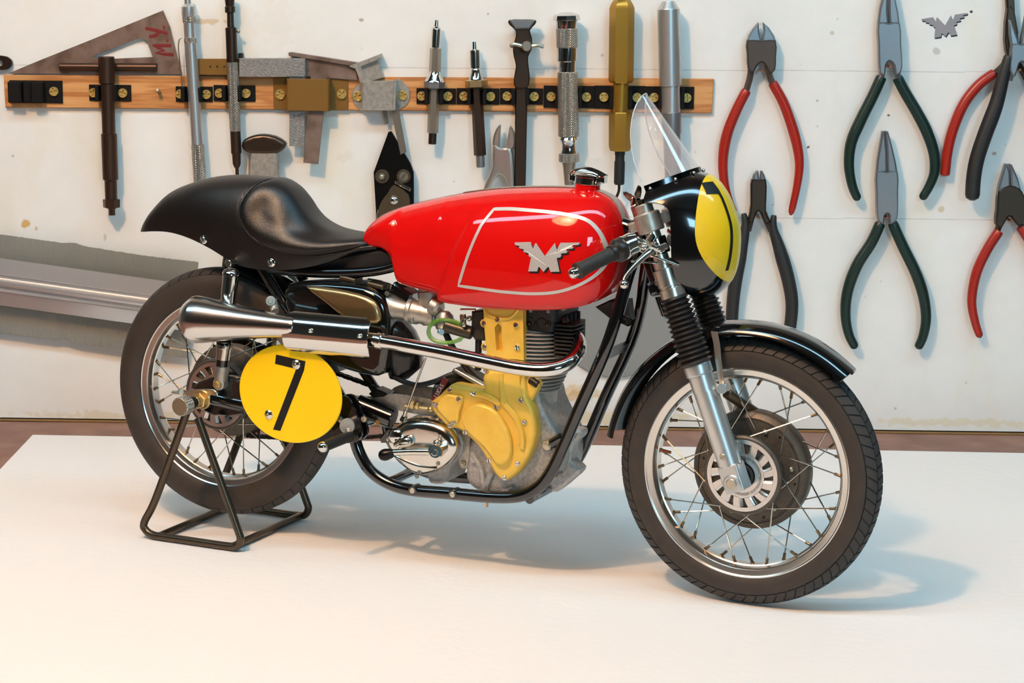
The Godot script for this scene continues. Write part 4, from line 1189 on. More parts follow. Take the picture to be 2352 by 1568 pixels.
func wheel(bike: Node3D, called: String, c: Vector3, r: float, hw: float, rear: bool) -> void:
	var w := hold(called, bike, Transform3D(Basis(), c * 0.001))
	var s := Soup.new()
	var down := 0.65
	var prof := PackedVector2Array()
	var lo := 0.14 if rear else 0.0
	var hi := 0.37 if rear else 0.53
	for i in 81:
		var t := -1.0 + i / 40.0
		var inb := absf(t) > lo - 0.001 and absf(t) < hi
		prof.append(tyre_point(t, r, hw, down if inb else 0.0))
	lathe(s, prof, Transform3D(), 120)
	part("tyre", s, M.rubber, w, 50)
	s = Soup.new()
	var n := 58 if rear else 74
	for k in n:
		var a := TAU * k / n; var p := TAU / n
		for e in [-1, 1]:
			if rear: tread_block(s, r, hw, a, a + p * 0.88, e * (0.14 if e > 0 else 0.365), e * (0.365 if e > 0 else 0.14), 0.16 * e, down)
			else:
				var q: Array = [[0.02, 0.22], [0.245, 0.525]]
				for i in 2:
					var t0: float = q[i][0] * e; var t1: float = q[i][1] * e
					if e < 0: t0 = q[i][1] * e; t1 = q[i][0] * e
					tread_block(s, r, hw, a + p * 0.5 * i, a + p * (0.5 * i + 0.84), t0, t1, 0.2 * e if i else -0.1 * e, down)
	part("tread", s, M.tread_rubber, w, 30)
	s = Soup.new()
	lathe(s, P([49.6, -5, 49.6, 5, 50.6, 5.2, 51.0, 5.8, 50.7, 6.3, 50.0, 6.4, 49.5, 6.0, 49.1, 5.95, 46.9, 5.5, 46.5, 5.1, 46.1, 4.2, 45.6, 2.6, 45.0, 2.2, 45.0, -2.2, 45.6, -2.6, 46.1, -4.2, 46.5, -5.1, 46.9, -5.5, 49.1, -5.95, 49.5, -6.0, 50.0, -6.4, 50.7, -6.3, 51.0, -5.8, 50.6, -5.2, 49.6, -5]), Transform3D(), 128)
	part("rim", s, M.rim_metal, w, 24)
	# hub
	s = Soup.new()
	var fz := 10.7
	if rear: lathe(s, P([0, -10, 24, -10, 24.4, -9, 24.4, -2, 23.4, -1, 17.6, 0.6, 16.6, 3, 16.8, 5.5, 18.6, 6.2, 19.0, 7.2, 19.0, 10, 18.2, 10.7, 17.5, 10.7, 17.3, 9.0, 0, 9.0]), Transform3D(), 72)
	else: lathe(s, P([0, -11, 26, -11, 28.2, -10, 28.7, -8.5, 28.7, -3, 28.0, -1.4, 25.6, 0.0, 25.3, -0.5, 24.7, -0.5, 24.4, 0.2, 17.6, 0.8, 16.6, 4, 16.8, 6, 18.6, 6.6, 19.0, 7.5, 19.0, 10, 18.2, 10.7, 17.5, 10.7, 17.3, 9.0, 0, 9.0]), Transform3D(), 72)
	part("hub", s, M.hub_grey, w)
	s = Soup.new()
	lathe(s, P([9.6, 9.2, 9.6, 10.5, 8.2, 10.5, 8.2, 9.2]), Transform3D(), 48)
	lathe(s, P([6.2, 9.2, 9.6, 9.2]), Transform3D(), 48)
	frame_prism(s, circle(0, 0, 17.3, -1, 72), circle(0, 0, 15.3, -1, 72), 9.4, 10.5)
	frame_prism(s, circle(0, 0, 10.8, -1, 72), circle(0, 0, 6.4, -1, 72), 9.4, 10.5)
	for k in 13:
		var a := TAU * k / 13.0
		var q := PackedVector2Array()
		for v in [[10.5, 0.0], [13.0, 0.055], [15.5, 0.11], [15.5, 0.32], [13.0, 0.275], [10.5, 0.245]]:
			q.append(Vector2.from_angle(a + v[1]) * v[0])
		prism(s, q, 9.4, 10.5)
		var g := []
		for v in [[10.9, 0.245, 0.44], [13.0, 0.275, 0.46], [15.1, 0.31, 0.48]]:   # the bent louvre in each window
			var p0: Vector2 = Vector2.from_angle(a + v[1]) * v[0]; var p1: Vector2 = Vector2.from_angle(a + lerpf(v[1], v[2], 0.62)) * v[0]
			g.append(PackedVector3Array([V(p0.x, p0.y, 10.5), V((p0.x + p1.x) / 2, (p0.y + p1.y) / 2, 10.2), V(p1.x, p1.y, 9.3)]))
		sheet(s, g, 0.25)
	part("vented_plate", s, M.plate_alu if not rear else M.plate_alu, w)
	s = Soup.new()
	lathe(s, P([0, 9, 5.8, 9, 5.8, 11.4, 5.2, 11.8, 4.6, 11.8, 4.4, 11.0, 0, 11.0]), Transform3D(), 32)
	part("bearing_ring", s, M.matt_black, w)
	screw("plate_screw", V(8.4, 1.2, 10.5), V(0, 0, 1), 0.75, M.steel, w)
	if not rear:
		for k in 12:
			var a := TAU * (k + 0.3) / 12.0
			s = Soup.new()
			if k % 2 == 0:
				ball(s, V(21.3 * cos(a), 21.3 * sin(a), 1.1), 1.4, 12)
				part("drum_rivet", s, M.steel, w)
			rod(s, V(23.0 * cos(a + 0.2), 23.0 * sin(a + 0.2), 0.0), V(23.0 * cos(a + 0.2), 23.0 * sin(a + 0.2), 0.42), 0.75, 10)
			if k % 2: part("drum_hole", s, M.ink, w)
	else:
		s = Soup.new()
		var teeth := PackedVector2Array()
		for k in 52 * 4:
			var a := TAU * k / (52 * 4)
			teeth.append(Vector2.from_angle(a) * [25.2, 26.2, 27.4, 26.2][k % 4])
		frame_prism(s, teeth, circle(0, 0, 19, -1, 52 * 4), -14.2, -13.0)
		lathe(s, P([19.5, -13, 19.5, -9, 17, -9]), Transform3D(), 32)
		part("sprocket", s, M.gun_metal, w)
	# spokes: four kinds of laced spoke, shared by all
	var kinds := []
	for side in [1, -1]:
		for lace in [1, -1]:
			var hub_r := 18.4 if side > 0 else (23.8 if rear else 28.0)
			var hub_z := 7.6 if side > 0 else -6.5
			var ang: float = lace * (0.698 if side > 0 else 0.36)
			var h := V(hub_r * cos(ang), hub_r * sin(ang), hub_z + lace * 0.5)
			var e := V(45.2, 0, side * 1.4)
			var sp := Soup.new()
			rod(sp, h, e, 0.34, 6)
			var np := Soup.new()
			var d := (h - e).normalized()
			rod(np, e, e + d * 3.4, 0.72, 8, 0.1)
			ball(np, e + V(-0.1, 0, 0), 1.0, 8)
			kinds.append([commit(sp), commit(np)])
	var spokes := 36
	for k in spokes:
		var kind: Array = kinds[(k % 2) * 2 + (k / 2) % 2]
		var t := Transform3D(Basis(Vector3(0, 0, 1), TAU * (k + 0.35) / spokes), Vector3.ZERO)
		part("spoke", kind[0], M.spoke, w, 38, t)
		part("spoke_nipple", kind[1], M.nipple, w, 38, t)
	s = Soup.new()
	var va := 3.02 if not rear else 1.9
	rod(s, V(45.0 * cos(va), 45.0 * sin(va), 0), V(39.5 * cos(va), 39.5 * sin(va), 0.6), 0.8, 8, 0.1)
	part("valve", s, M.copper, w)

# ---- frame
func frame_tubes(bike: Node3D) -> void:
	var s: Soup
	var o := hold("frame", bike)
	var rail := L([-54, 174, 7, -58, 158, 11, -65.4, 124.6, 17, -80.4, 89.5, 17, -89, 69, 17, -95, 56.5, 17, -101, 48.8, 17, -110, 43.4, 17, -124, 41, 17, -150, 39.9, 17, -171, 39.2, 17, -184, 41.3, 17, -194, 46.5, 17, -200, 54.5, 17, -203, 63, 17, -205, 76, 17])
	for e in [1, -1]:
		var q := PackedVector3Array()
		for p in rail: q.append(V(p.x, p.y, p.z * e))
		s = Soup.new()
		tube(s, curve(q, 5), 3.1, 14)
		part("cradle_tube", s, M.black, o)
		s = Soup.new()
		tube(s, curve(L([-120, 176, 8 * e, -160, 162, 10 * e, -185, 150, 13 * e, -215, 145.5, 14 * e, -250, 145, 14 * e, -278, 150, 14 * e])), 2.7, 12)
		part("seat_rail", s, M.black, o)
		s = Soup.new()
		rod(s, V(-259, 146, 14.5 * e), V(-204, 74, 17 * e), 2.7, 12)
		part("seat_tube", s, M.black, o)
	s = Soup.new()
	tube(s, curve(L([-62, 176, 0, -90, 180, 0, -130, 178, 0, -185, 152, 0])), 4, 12)
	part("top_tube", s, M.black, o)
	s = Soup.new()
	rod(s, fork(82, 0) + V(-9.5, -3.5, 0), fork(130, 0) + V(-9.5, -3.5, 0), 6.2, 20, 0.6)
	part("headstock", s, M.black, o)
	s = Soup.new()
	prism(s, P([-78.56, 137.19, -70.98, 141.15, -62.05, 141.83, -60.5, 131.85, -64.48, 129.84, -69.43, 131.13]), -4, 4, 0.8)
	part("gusset", s, M.matt_black, o)
	s = Soup.new()
	rod(s, V(-63.17, 134.94, 12), V(-56.19, 133.23, 15), 2.3, 12, 0.3)
	rod(s, V(-56.25, 134, 16), V(-54.68, 134.73, 20), 1.6, 6, 0.2)
	part("clamp_bolt", s, M.black_metal, o)
	s = Soup.new()
	box(s, V(-70.2, 115.5, 0), V(2.2, 4.6, 34), 0.4, Basis(Vector3(0, 0, 1), -0.4))
	part("cross_brace", s, M.grey_black, o)
	for q in [V(-168.39, 39.85, 20), V(-146.1, 40.43, 20)]:
		s = Soup.new()
		rod(s, V(q.x, q.y, 14), V(q.x, q.y, 20.6), 2.5, 16, 0.3)
		var b := part("fixing_boss", s, M.black, o)
		s = Soup.new()
		rod(s, V(q.x, q.y, 20), V(q.x, q.y, 21), 1.45, 14, 0.2)
		part("stud_end", s, M.pale_metal, b)
	s = Soup.new()
	rod(s, V(-106, 42, -17), V(-106, 42, 17), 2.4, 12)
	part("cross_tube", s, M.black, o)
	s = Soup.new()
	rod(s, V(-183, 42, -17), V(-183, 42, 17), 2.4, 12)
	part("cross_tube", s, M.black, o)
	s = Soup.new()
	prism(s, curve2(P([-270, 148, -245, 147.5, -222, 151.5, -200, 157.5, -184, 158, -182, 150, -205, 144, -240, 142.5, -268, 144]), 2), -12, 12, 1.5)
	part("seat_pan", s, M.matt_black, o)
	s = Soup.new()
	rod(s, V(-94.7, 70.66, 16), V(-88.83, 74.93, 17), 2.6, 12, 0.4)
	part("engine_lug", s, M.black, o)

# ---- engine
func engine(bike: Node3D) -> void:
	var s: Soup
	var o := hold("engine", bike)
	s = Soup.new()
	prism(s, curve2(P([-110.83, 87.89, -109.74, 93.4, -105.59, 95.52, -103.26, 94.02, -101.81, 88.77, -97.55, 80.99, -92.83, 73.7, -90.84, 63.52, -93.01, 54.6, -99.85, 47.28, -110.28, 41.9, -120.85, 39.78, -133.94, 40.91, -139.94, 43.54, -142.86, 48.33, -141.97, 58.41, -138.94, 69.77, -125.99, 82.05]), 3), -19, 13, 3.0, Transform3D(), 3)
	part("crankcase", s, M.cast, o)
	s = Soup.new()   # front mounting lug of the case
	prism(s, curve2(P([-103.1, 70.87, -94.31, 75.06, -85.99, 75.91, -85.02, 72.75, -89.09, 67.95, -90.35, 60.15, -85.19, 56.12, -89.73, 50.34, -100.83, 43.55]), 3), -6, 4, 1.5)
	part("case_lug", s, M.cast, o)
	s = Soup.new()
	nut(s, V(-97.84, 69.28, 13), V(0, 0, 1), 3.0, 2.4)
	part("lug_nut", s, M.pale_metal, o)
	for q in [L([-138.68, 61.06, 13.4, -133.76, 53.91, 13.6, -132.67, 43.98, 13.2]), L([-127.85, 52.34, 13.5, -132.14, 42.96, 13.3]), L([-115.92, 46, 13.6, -124.32, 40.52, 13.2])]:
		s = Soup.new()
		tube(s, curve(q, 4), 1.7, 8)
		part("case_rib", s, M.cast, o)
	s = Soup.new()
	rod(s, V(-138.13, 57.5, 13), V(-137.55, 57.81, 14.2), 1.9, 16, 0.3)
	part("case_plug", s, M.cast, o)
	s = Soup.new()
	rod(s, V(-135.54, 34.85, 4), V(-135.51, 31.71, 4), 1.5, 6, 0.2)
	part("drain_plug", s, M.pale_metal, o)
	for q in [V(-93.04, 54.82, 14), V(-104.42, 42.57, 12)]:
		s = Soup.new()
		rod(s, V(q.x, q.y, 8), q, 1.2, 10, 0.2)
		part("case_bolt", s, M.steel, o)
	# cylinder: one barrel, fin by fin
	s = Soup.new()
	rod(s, V(-114, 88, 0), V(-112.5, 128, 0), 13.5, 36)
	part("cylinder_barrel", s, M.fin_metal, o)
	var lean := Basis(Vector3(0, 0, 1), -0.037)
	for k in 16:
		var y := 94.6 + k * 1.93
		var r := 18.6 if k > 4 else 15.4 + k * 0.75
		s = Soup.new()
		lathe(s, P([13, -0.42, r - 0.4, -0.42, r, -0.15, r, 0.15, r - 0.4, 0.42, 13, 0.42]), Transform3D(lean * Basis(Vector3(1, 0, 0), -PI / 2), V(-114 + (y - 94) * 0.037, y, 0)), 56)
		part("cylinder_fin", s, M.fin_metal, o)
	# head
	s = Soup.new()
	var up := Transform3D(Basis(Vector3(1, 0, 0), Vector3(0, 0, -1), Vector3(0, 1, 0)), Vector3.ZERO)
	prism(s, rect(-131, -14.6, -94, 16, 4, 4), 129.5, 141, 1.0, up)
	prism(s, rect(-130, -13.4, -95.5, 15, 4, 4), 124.6, 130.5, 0.8, up)
	for x in [-108.0, -101.5]: rod(s, V(x, 129.2, 10), V(x, 129.2, 15.2), 2.5, 18, 0.4)
	for k in 4: box(s, V(-93.6, 127.5 + 0.1, -10 + 5.2 * k), V(3.4, 9, 1.2), 0.3)
	part("cylinder_head", s, M.head_black, o)
	for q in [V(-107.89, 128.43, 15), V(-98.49, 128.76, 15), V(-90.92, 130.46, 11)]:
		s = Soup.new()
		ball(s, q, 1.1, 10)
		rod(s, q - V(0, 0, 1), q + V(0, 0, 0.2), 1.7, 14, 0.2)
		part("head_bolt", s, M.dark_steel, o)
	for q in [V(-107.48, 133.84, 14), V(-98.33, 134.35, 14), V(-91.48, 135.65, 12)]:
		s = Soup.new()
		nut(s, q, V(0, 1, 0), 1.5, 1.6)
		part("head_nut", s, M.steel, o)
	for k in 9:
		s = Soup.new()
		prism(s, rect(-97, -13, -85.6, 4, 3, 3), -0.42, 0.42, 0.15, Transform3D(Basis(Vector3(1, 0, 0), Vector3(0, 0, -1), Vector3(0, 1, 0)), V(0, 113.2 + k * 1.9, 0)))
		part("head_fin", s, M.head_black, o)
	s = Soup.new()
	box(s, V(-93.5, 121, -4), V(9, 15, 13), 1)
	part("exhaust_port", s, M.head_black, o)
	# gold timing cover: lower case, oil-pump crescent, magneto lobe and the cam tower
	s = Soup.new()
	prism(s, curve2(P([-129.48, 104.34, -129.88, 96.08, -132.93, 94.71, -145.49, 95.93, -149.54, 94.24, -154.54, 89.39, -159.1, 85.66, -158.6, 82.41, -155.94, 79.15, -150.39, 74.65, -148.47, 73.53, -143.93, 73.55, -140.58, 71.71, -136.28, 68.87, -133.18, 66.34, -129.59, 62.13, -127.43, 58.63, -125.28, 55.36, -122.89, 52.34, -119.34, 50.11, -115.6, 51.41, -110.97, 55.43, -106.86, 61.32, -103.92, 67.28, -101.94, 75.06, -102.49, 81.69, -103.96, 88.64, -107.02, 93.51, -108.06, 103.06, -108.56, 106.23]), 2), 10, 20, 2.6, Transform3D(), 3)
	var tc := part("timing_cover", s, M.gold, o, 46)
	s = Soup.new()
	prism(s, curve2(P([-140.8, 79.89, -139.88, 83.24, -136.35, 86.41, -131.66, 88.17, -126.26, 87.4, -122.03, 85.01, -118.5, 81.05, -115.42, 75.75, -113.74, 70.52, -113.68, 64.9, -115.27, 61.04, -118.74, 58.7, -121.79, 59.02, -124.87, 62.6, -128.43, 66.79, -133.88, 70.57, -138.63, 74.44]), 2), 19, 23, 1.8, Transform3D(), 3)
	part("crescent_cover", s, M.gold, tc, 46)
	s = Soup.new()
	prism(s, curve2(P([-154.91, 85.06, -152.53, 89.01, -148.49, 91.14, -143.02, 90.79, -140.41, 90.18, -140.62, 86.68, -142.02, 82.4, -142.7, 77.75, -146.5, 76.49, -151.06, 79.75, -153.94, 82.31]), 2), 19, 22, 1.4, Transform3D(), 3)
	part("lobe_cover", s, M.gold, tc, 46)
	for q in [L([-120.31, 103.73, 19.6, -119.8, 94.81, 20, -118.39, 88.55, 20.4]), L([-117.97, 88.57, 20.3, -112.05, 82.7, 20.4, -108.48, 74.43, 20.4, -108.49, 67.9, 20.2]), L([-133.37, 92.43, 20, -127.39, 91.53, 20.2, -120.3, 88.34, 20.3])]:
		s = Soup.new()
		tube(s, curve(q, 4), 1.5, 8)
		part("cover_rib", s, M.gold, tc)
	s = Soup.new()
	prism(s, P([-109.43, 102.12, -102.97, 101.86, -101.56, 99.42, -106.49, 88.64, -108.35, 89.96]), 11, 17, 0.8)
	part("cover_lug", s, M.gold, tc)
	s = Soup.new()
	rod(s, V(-106.42, 101.54, 17), V(-102.02, 99.38, 17), 1.9, 10, 0.3)
	part("lug_bolt", s, M.gun_metal, tc)
	s = Soup.new()
	prism(s, P([-131.17, 138.55, -110.35, 140.14, -109.71, 125.33, -109, 104.05, -129.46, 102.18, -130.33, 121.49]), 9, 16.6, 0.6)
	frame_prism(s, P([-130.46, 138.89, -119.79, 139.7, -109.22, 140.51, -108.81, 125.72, -108.41, 111.29, -117.18, 111.37, -128.13, 112.12, -129.4, 124.02]), P([-124.06, 125.96, -122.45, 128.01, -120.59, 127.31, -120.08, 122.23, -119.54, 115.44, -121.15, 114.02, -123.02, 114.92, -123.54, 120.23]), 16.4, 20)
	tube(s, curve(L([-130.12, 136.67, 19.2, -127.37, 132.31, 20, -122.01, 130.6, 20, -115.78, 131.52, 20, -111.51, 136.44, 19.4]), 5), 0.9, 8)
	for q in [V(-122.57, 130.1, 19.8), V(-130.14, 127.45, 19), V(-112.84, 128.12, 19.8), V(-129.57, 115.92, 19), V(-112.02, 117.12, 19.8)]: rod(s, q - V(0, 0, 6), q + V(0, 0, 0.5), 2.1, 14, 0.4)
	part("cam_tower", s, M.gold, tc, 30)
	for q in [V(-147.72, 93.06, 20.2), V(-142.16, 89.32, 21.8), V(-135.15, 92.3, 20.2), V(-156.64, 84.96, 20), V(-154.63, 85.23, 21.6), V(-122.66, 87.01, 20.2), V(-109.46, 91.31, 20.2), V(-107.49, 80.97, 20.2), V(-108.98, 69.58, 20.2), V(-110.95, 60.04, 20.2), V(-118.15, 51.92, 19.6), V(-126.45, 59.74, 19.6), V(-139.47, 72.62, 19.8), V(-145.04, 77.22, 21.6), V(-147.83, 75.05, 19.8), V(-122.29, 130.21, 20.4), V(-129.85, 127.56, 19.6), V(-112.56, 128.23, 20.4), V(-129.29, 116.04, 19.6), V(-111.75, 117.24, 20.4), V(-128.49, 104.49, 19.6)]:
		screw("cover_screw", q, V(0, 0, 1), 1.25, M.polished, tc, false, q.x * 1.7)
	# magneto behind the cover
	s = Soup.new()
	prism(s, P([-155.71, 95.39, -152.37, 100.98, -136.52, 94.54, -135.07, 91.17, -138.37, 87.56, -152.28, 85.11, -158.34, 87.85]), -8, 8, 1.0)
	rod(s, V(-154.2, 88.61, 10), V(-160.01, 89.16, 10), 6.5, 24, 0.8)
	var mg := part("magneto", s, M.mag_grey, o)
	s = Soup.new()
	prism(s, P([-151.11, 100.91, -149.2, 101.96, -133.2, 95.13, -135.08, 93.42]), 8, 12, 0.4)
	part("magneto_bracket", s, M.steel, mg)
	var la := V(-158.2, 86.29, 17.4); var lb := V(-151.72, 97.79, 17)
	var lt := aim(la, V(0, 0, 1), lb - la)
	s = Soup.new()
	prism(s, rect(-0.6, -1.5, la.distance_to(lb), 1.5), -1.2, 0, 0.1, lt)
	part("name_label", s, M.maroon, mg)
	s = Soup.new()   # L U C A S in raised strokes
	var glyphs := [[[0, 2, 0, 0, 1, 0]], [[0, 2, 0, 0.5, 0.35, 0, 0.75, 0, 1.1, 0.5, 1.1, 2]], [[1.1, 1.6, 0.7, 2, 0.3, 2, 0, 1.5, 0, 0.5, 0.3, 0, 0.7, 0, 1.1, 0.4]], [[0, 0, 0.55, 2, 1.1, 0], [0.25, 0.7, 0.85, 0.7]], [[1.0, 1.7, 0.6, 2, 0.2, 1.8, 0.1, 1.3, 0.9, 0.8, 0.95, 0.3, 0.5, 0, 0, 0.3]]]
	for k in 5:
		for st in glyphs[k]:
			var ln := PackedVector3Array()
			for m in range(0, st.size(), 2): ln.append(lt * V(2.2 + k * 1.6 + st[m], st[m + 1] - 1.0, 0.05))
			tube(s, ln, 0.17, 5)
	part("lettering", s, M.silver_line, mg)
	s = Soup.new()
	tube(s, curve(L([-183.18, 94.89, 12, -175.28, 92.7, 13, -168.18, 92.43, 14, -158.98, 95.27, 14, -150.38, 99.22, 12, -148.02, 97.42, 8])), 1.35, 10)
	part("ignition_lead", s, M.matt_black, o)
	s = Soup.new()
	tube(s, curve(L([-161.23, 124.42, 4, -155.12, 112.99, 5, -144.94, 100.87, 6, -137.48, 94.96, 6])), 1.6, 8)
	tube(s, curve(L([-138.17, 121.44, 8, -137.86, 112.93, 9, -138.49, 101.8, 8])), 1.7, 8)
	part("oil_pipe", s, M.matt_black, o)
	# engine plates between engine and gearbox
	for z in [11.0, -13.0]:
		s = Soup.new()
		prism(s, curve2(P([-197.87, 82.16, -193.62, 85.03, -187.41, 86.07, -172.64, 85.7, -159.24, 83.89, -157.04, 77.47, -170.18, 76.82, -184.94, 78.04, -194.38, 79.35]), 3), z - 0.8, z, 0.2)
		part("engine_plate", s, M.satin, o)
	s = Soup.new()
	ball(s, V(-197.57, 81.93, 12), 1.8, 12)
	part("plate_nut", s, M.pale_brass, o)
	s = Soup.new()
	rod(s, V(-175.98, 81.27, 14), V(-160.87, 80.98, 14), 0.8, 8, 0.1)
	rod(s, V(-172.3, 82.08, 14), V(-170.35, 81.82, 14), 2.4, 6, 0.2)
	rod(s, V(-169.37, 81.7, 14), V(-167.91, 81.62, 14), 1.9, 6, 0.2)
	ball(s, V(-161.1, 80.83, 14.5), 1.9, 12)
	part("chain_adjuster", s, M.pale_brass, o)
	s = Soup.new()
	prism(s, P([-146.87, 71.86, -141.1, 70.24, -141.46, 53.15, -143.37, 51.61, -146.27, 51.73, -147.49, 54.71]), 9, 11, 0.4)
	var ep := part("gearbox_plate", s, M.satin, o)
	s = Soup.new()
	nut(s, V(-144.84, 54.34, 11), V(0, 0, 1), 1.7, 1.2)
	part("plate_bolt", s, M.steel, ep)

# ---- gearbox with its lever
func gearbox(bike: Node3D) -> void:
	var o := hold("gearbox", bike)
	var s := Soup.new()
	prism(s, curve2(P([-182.12, 68.84, -173.52, 74.84, -162.55, 76.83, -151.66, 74.17, -145.37, 67.09, -145.32, 59.36, -151.55, 52.02, -153.93, 43.95, -162.44, 42.53, -164.89, 46.06, -173.48, 47.34, -180.88, 54.39]), 3), -10, 13, 1.5)
	part("gear_case", s, M.cast, o)
	s = Soup.new()
	prism(s, curve2(P([-184.23, 64.52, -181.52, 68.38, -176.85, 72.2, -172.2, 74.89, -163.45, 76.44, -153.78, 75.21, -147.28, 71.47, -144.13, 65.19, -145.77, 59.28, -151.51, 52.9, -160.69, 48.54, -166.54, 47.66, -171.43, 48.9, -176.1, 51.97, -179.79, 56.04, -183.49, 60.12]), 3), 12, 20.5, 4.5, Transform3D(), 5)
	part("outer_cover", s, M.polished, o, 60)
	s = Soup.new()
	tube(s, curve(L([-177.37, 56.09, 20.2, -171.23, 54.19, 20.7, -163.92, 52.77, 20.7, -154.97, 52.77, 20.2])), 0.7, 8)
	tube(s, curve(L([-172.48, 74.45, 16, -163.44, 76.22, 17, -154.98, 75.31, 17])), 0.9, 8)
	part("cover_bead", s, M.polished, o)
	s = Soup.new()
	ball(s, V(-177.76, 66.28, 19), 5.2, 24, Vector3(1, 0.85, 0.55))
	part("clutch_bulge", s, M.chrome, o)
	s = Soup.new()
	tube(s, curve(L([-176.7, 62.12, 21, -173.73, 63.98, 22, -168.37, 66.09, 22])), [2.2, 2.3, 2.3, 2.2, 2.2, 2.2, 2.4, 2.6, 2.7, 2.7, 2.7, 2.4, 1.6], 12)
	part("clutch_arm", s, M.polished, o)
	for q in [V(-171.64, 71.8, 19), V(-152.97, 68.84, 20), V(-154.12, 55.47, 20), V(-164.72, 49.77, 19.6), V(-182.43, 64.23, 19), V(-169.05, 45.82, 14)]:
		screw("cover_screw", q, V(0, 0, 1), 1.15, M.steel, o, false, q.x)
	s = Soup.new()
	rod(s, V(-155.83, 61.04, 20), V(-152.3, 62.89, 27), 3.6, 24, 0.5)
	rod(s, V(-153.03, 62.27, 26.5), V(-152.02, 62.79, 28.5), 1.7, 16, 0.3)
	tube(s, curve(L([-153.31, 62.36, 25, -158.81, 61.98, 26, -166.74, 61.34, 27, -174.71, 60.25, 28])), 1.7, 12)
	ball(s, V(-154.12, 66.05, 22), 1.8, 12)
	var lv := part("gear_lever", s, M.polished, o)
	s = Soup.new()
	var ta := V(-174.71, 60.25, 28); var tb := V(-181.7, 58.14, 30)
	lathe(s, P([0, 0, 1.8, 0, 2.5, 1.8, 3.0, 4.2, 2.9, 5.8, 2.2, 7.2, 1.1, 7.9, 0, 8.0]), aim(ta, tb - ta), 18)
	part("toe_rubber", s, M.black_metal, lv)
	s = Soup.new()
	rod(s, V(-176.95, 73.16, 14), V(-175.97, 76.16, 14), 2.0, 12, 0.3, 1.4)
	rod(s, V(-176.22, 75.46, 14), V(-175.48, 78.65, 14), 1.1, 8, 0.1)
	rod(s, V(-175.48, 78.21, 14), V(-163.32, 107.07, 16), 0.55, 8)
	part("clutch_cable", s, M.spoke, o)

# ---- carburettor and its fuel hose
func carburettor(bike: Node3D) -> void:
	var o := hold("carburettor", bike)
	var s := Soup.new()
	var a := V(-187.09, 129.94, 12); var b := V(-159.22, 127.08, 9)
	lathe(s, P([4.4, 0.6, 6.0, 0.0, 6.9, 0.2, 6.6, 1.0, 5.4, 4.0, 4.9, 8.0, 4.9, 12.6, 0, 12.6]), aim(a, b - a), 36)
	part("bellmouth", s, M.satin, o)
	s = Soup.new()
	lathe(s, P([0, 11.4, 6.3, 11.4, 6.6, 11.8, 6.6, 13.6, 6.2, 14.0, 6.0, 14.2, 6.0, 17.0, 5.4, 18, 5.4, 26, 0, 26]), aim(a, b - a), 36)
	rod(s, V(-171.09, 123.91, 16), V(-171.1, 126.96, 16), 0.9, 8, 0.1)
	part("body", s, M.satin, o)
	s = Soup.new()
	rod(s, V(-166.3, 145.38, 8), V(-165.8, 139.31, 8), 5.2, 28, 0.3)
	rod(s, V(-165.8, 139.75, 8), V(-163.57, 122.64, 8), 5.8, 28, 0.8)
	rod(s, V(-162.54, 133.14, 12), V(-156.75, 131.13, 13), 4.4, 24, 1.2)
	part("mixing_chamber", s, M.satin, o)
	s = Soup.new()
	lathe(s, P([0, 0, 3.0, 0, 4.6, 2.0, 4.9, 5.0, 4.2, 8.0, 2.4, 10.0, 0, 10.4]), aim(V(-154.8, 120.26, 12), V(0, 1, 0.05)), 28)
	part("float_bowl", s, M.satin, o)
	s = Soup.new()
	rod(s, V(-153.32, 123.89, 15), V(-139.31, 120.83, 13), 3.3, 20, 0.5)
	part("inlet_barrel", s, M.mag_grey, o)
	s = Soup.new()
	prism(s, P([-140.1, 131.56, -133.04, 132.98, -132.44, 117.51, -138.1, 117.46, -140.25, 119.88]), 2, 13, 0.8)
	part("inlet_flange", s, M.mag_grey, o)
	s = Soup.new()
	ball(s, V(-141.89, 125.34, 17), 1.4, 10)
	rod(s, V(-155.44, 120.83, 16), V(-153.22, 121.26, 19), 1.7, 14, 0.3)
	rod(s, V(-143.1, 123.85, 15), V(-143.61, 130.29, 15), 1.5, 10, 0.2)
	rod(s, V(-143.36, 127.5, 15), V(-143.61, 129.86, 15), 1.9, 6, 0.2)
	rod(s, V(-144.81, 132.35, 15), V(-136.31, 133.16, 16), 0.7, 8, 0.1)
	ball(s, V(-140.05, 128.41, 15), 1.5, 10)
	part("fuel_union", s, M.polished, o)
	s = Soup.new()
	tube(s, curve(L([-143.33, 123.83, 15, -148.55, 126.16, 16, -154.72, 126.46, 17, -159.5, 124.12, 17, -161.41, 120.49, 17, -159.95, 117.13, 17, -154.68, 115.4, 17, -147.31, 116.51, 16, -143.3, 119.08, 15])), 0.95, 10)
	tube(s, curve(L([-144.28, 125.64, 16, -150.44, 127.24, 17, -157.09, 126.21, 18, -160.43, 122.9, 18, -159.93, 118.59, 18, -156.09, 116.31, 18, -149.43, 116.06, 17, -143.75, 117.9, 16])), 0.95, 10)
	part("fuel_hose", s, M.green_hose, o)
	s = Soup.new()
	loft(s, [ring_at(V(-186.35, 122.71, 6), 6, 7), ring_at(V(-184.62, 117.31, 6), 9.5, 10), ring_at(V(-181.41, 108.7, 6), 10.5, 11), ring_at(V(-180.17, 99.91, 6), 9.5, 10), ring_at(V(-183.13, 93.4, 6), 5, 6)], true, true)
	part("inlet_boot", s, M.boot_black, o, 60)

func ring_at(c: Vector3, rx: float, rz: float) -> PackedVector3Array:
	var r := PackedVector3Array()
	for k in 20:
		var a := TAU * k / 20
		r.append(c + V(rx * cos(a) * (1 + 0.05 * sin(a * 5)), 0, rz * sin(a)))
	return r

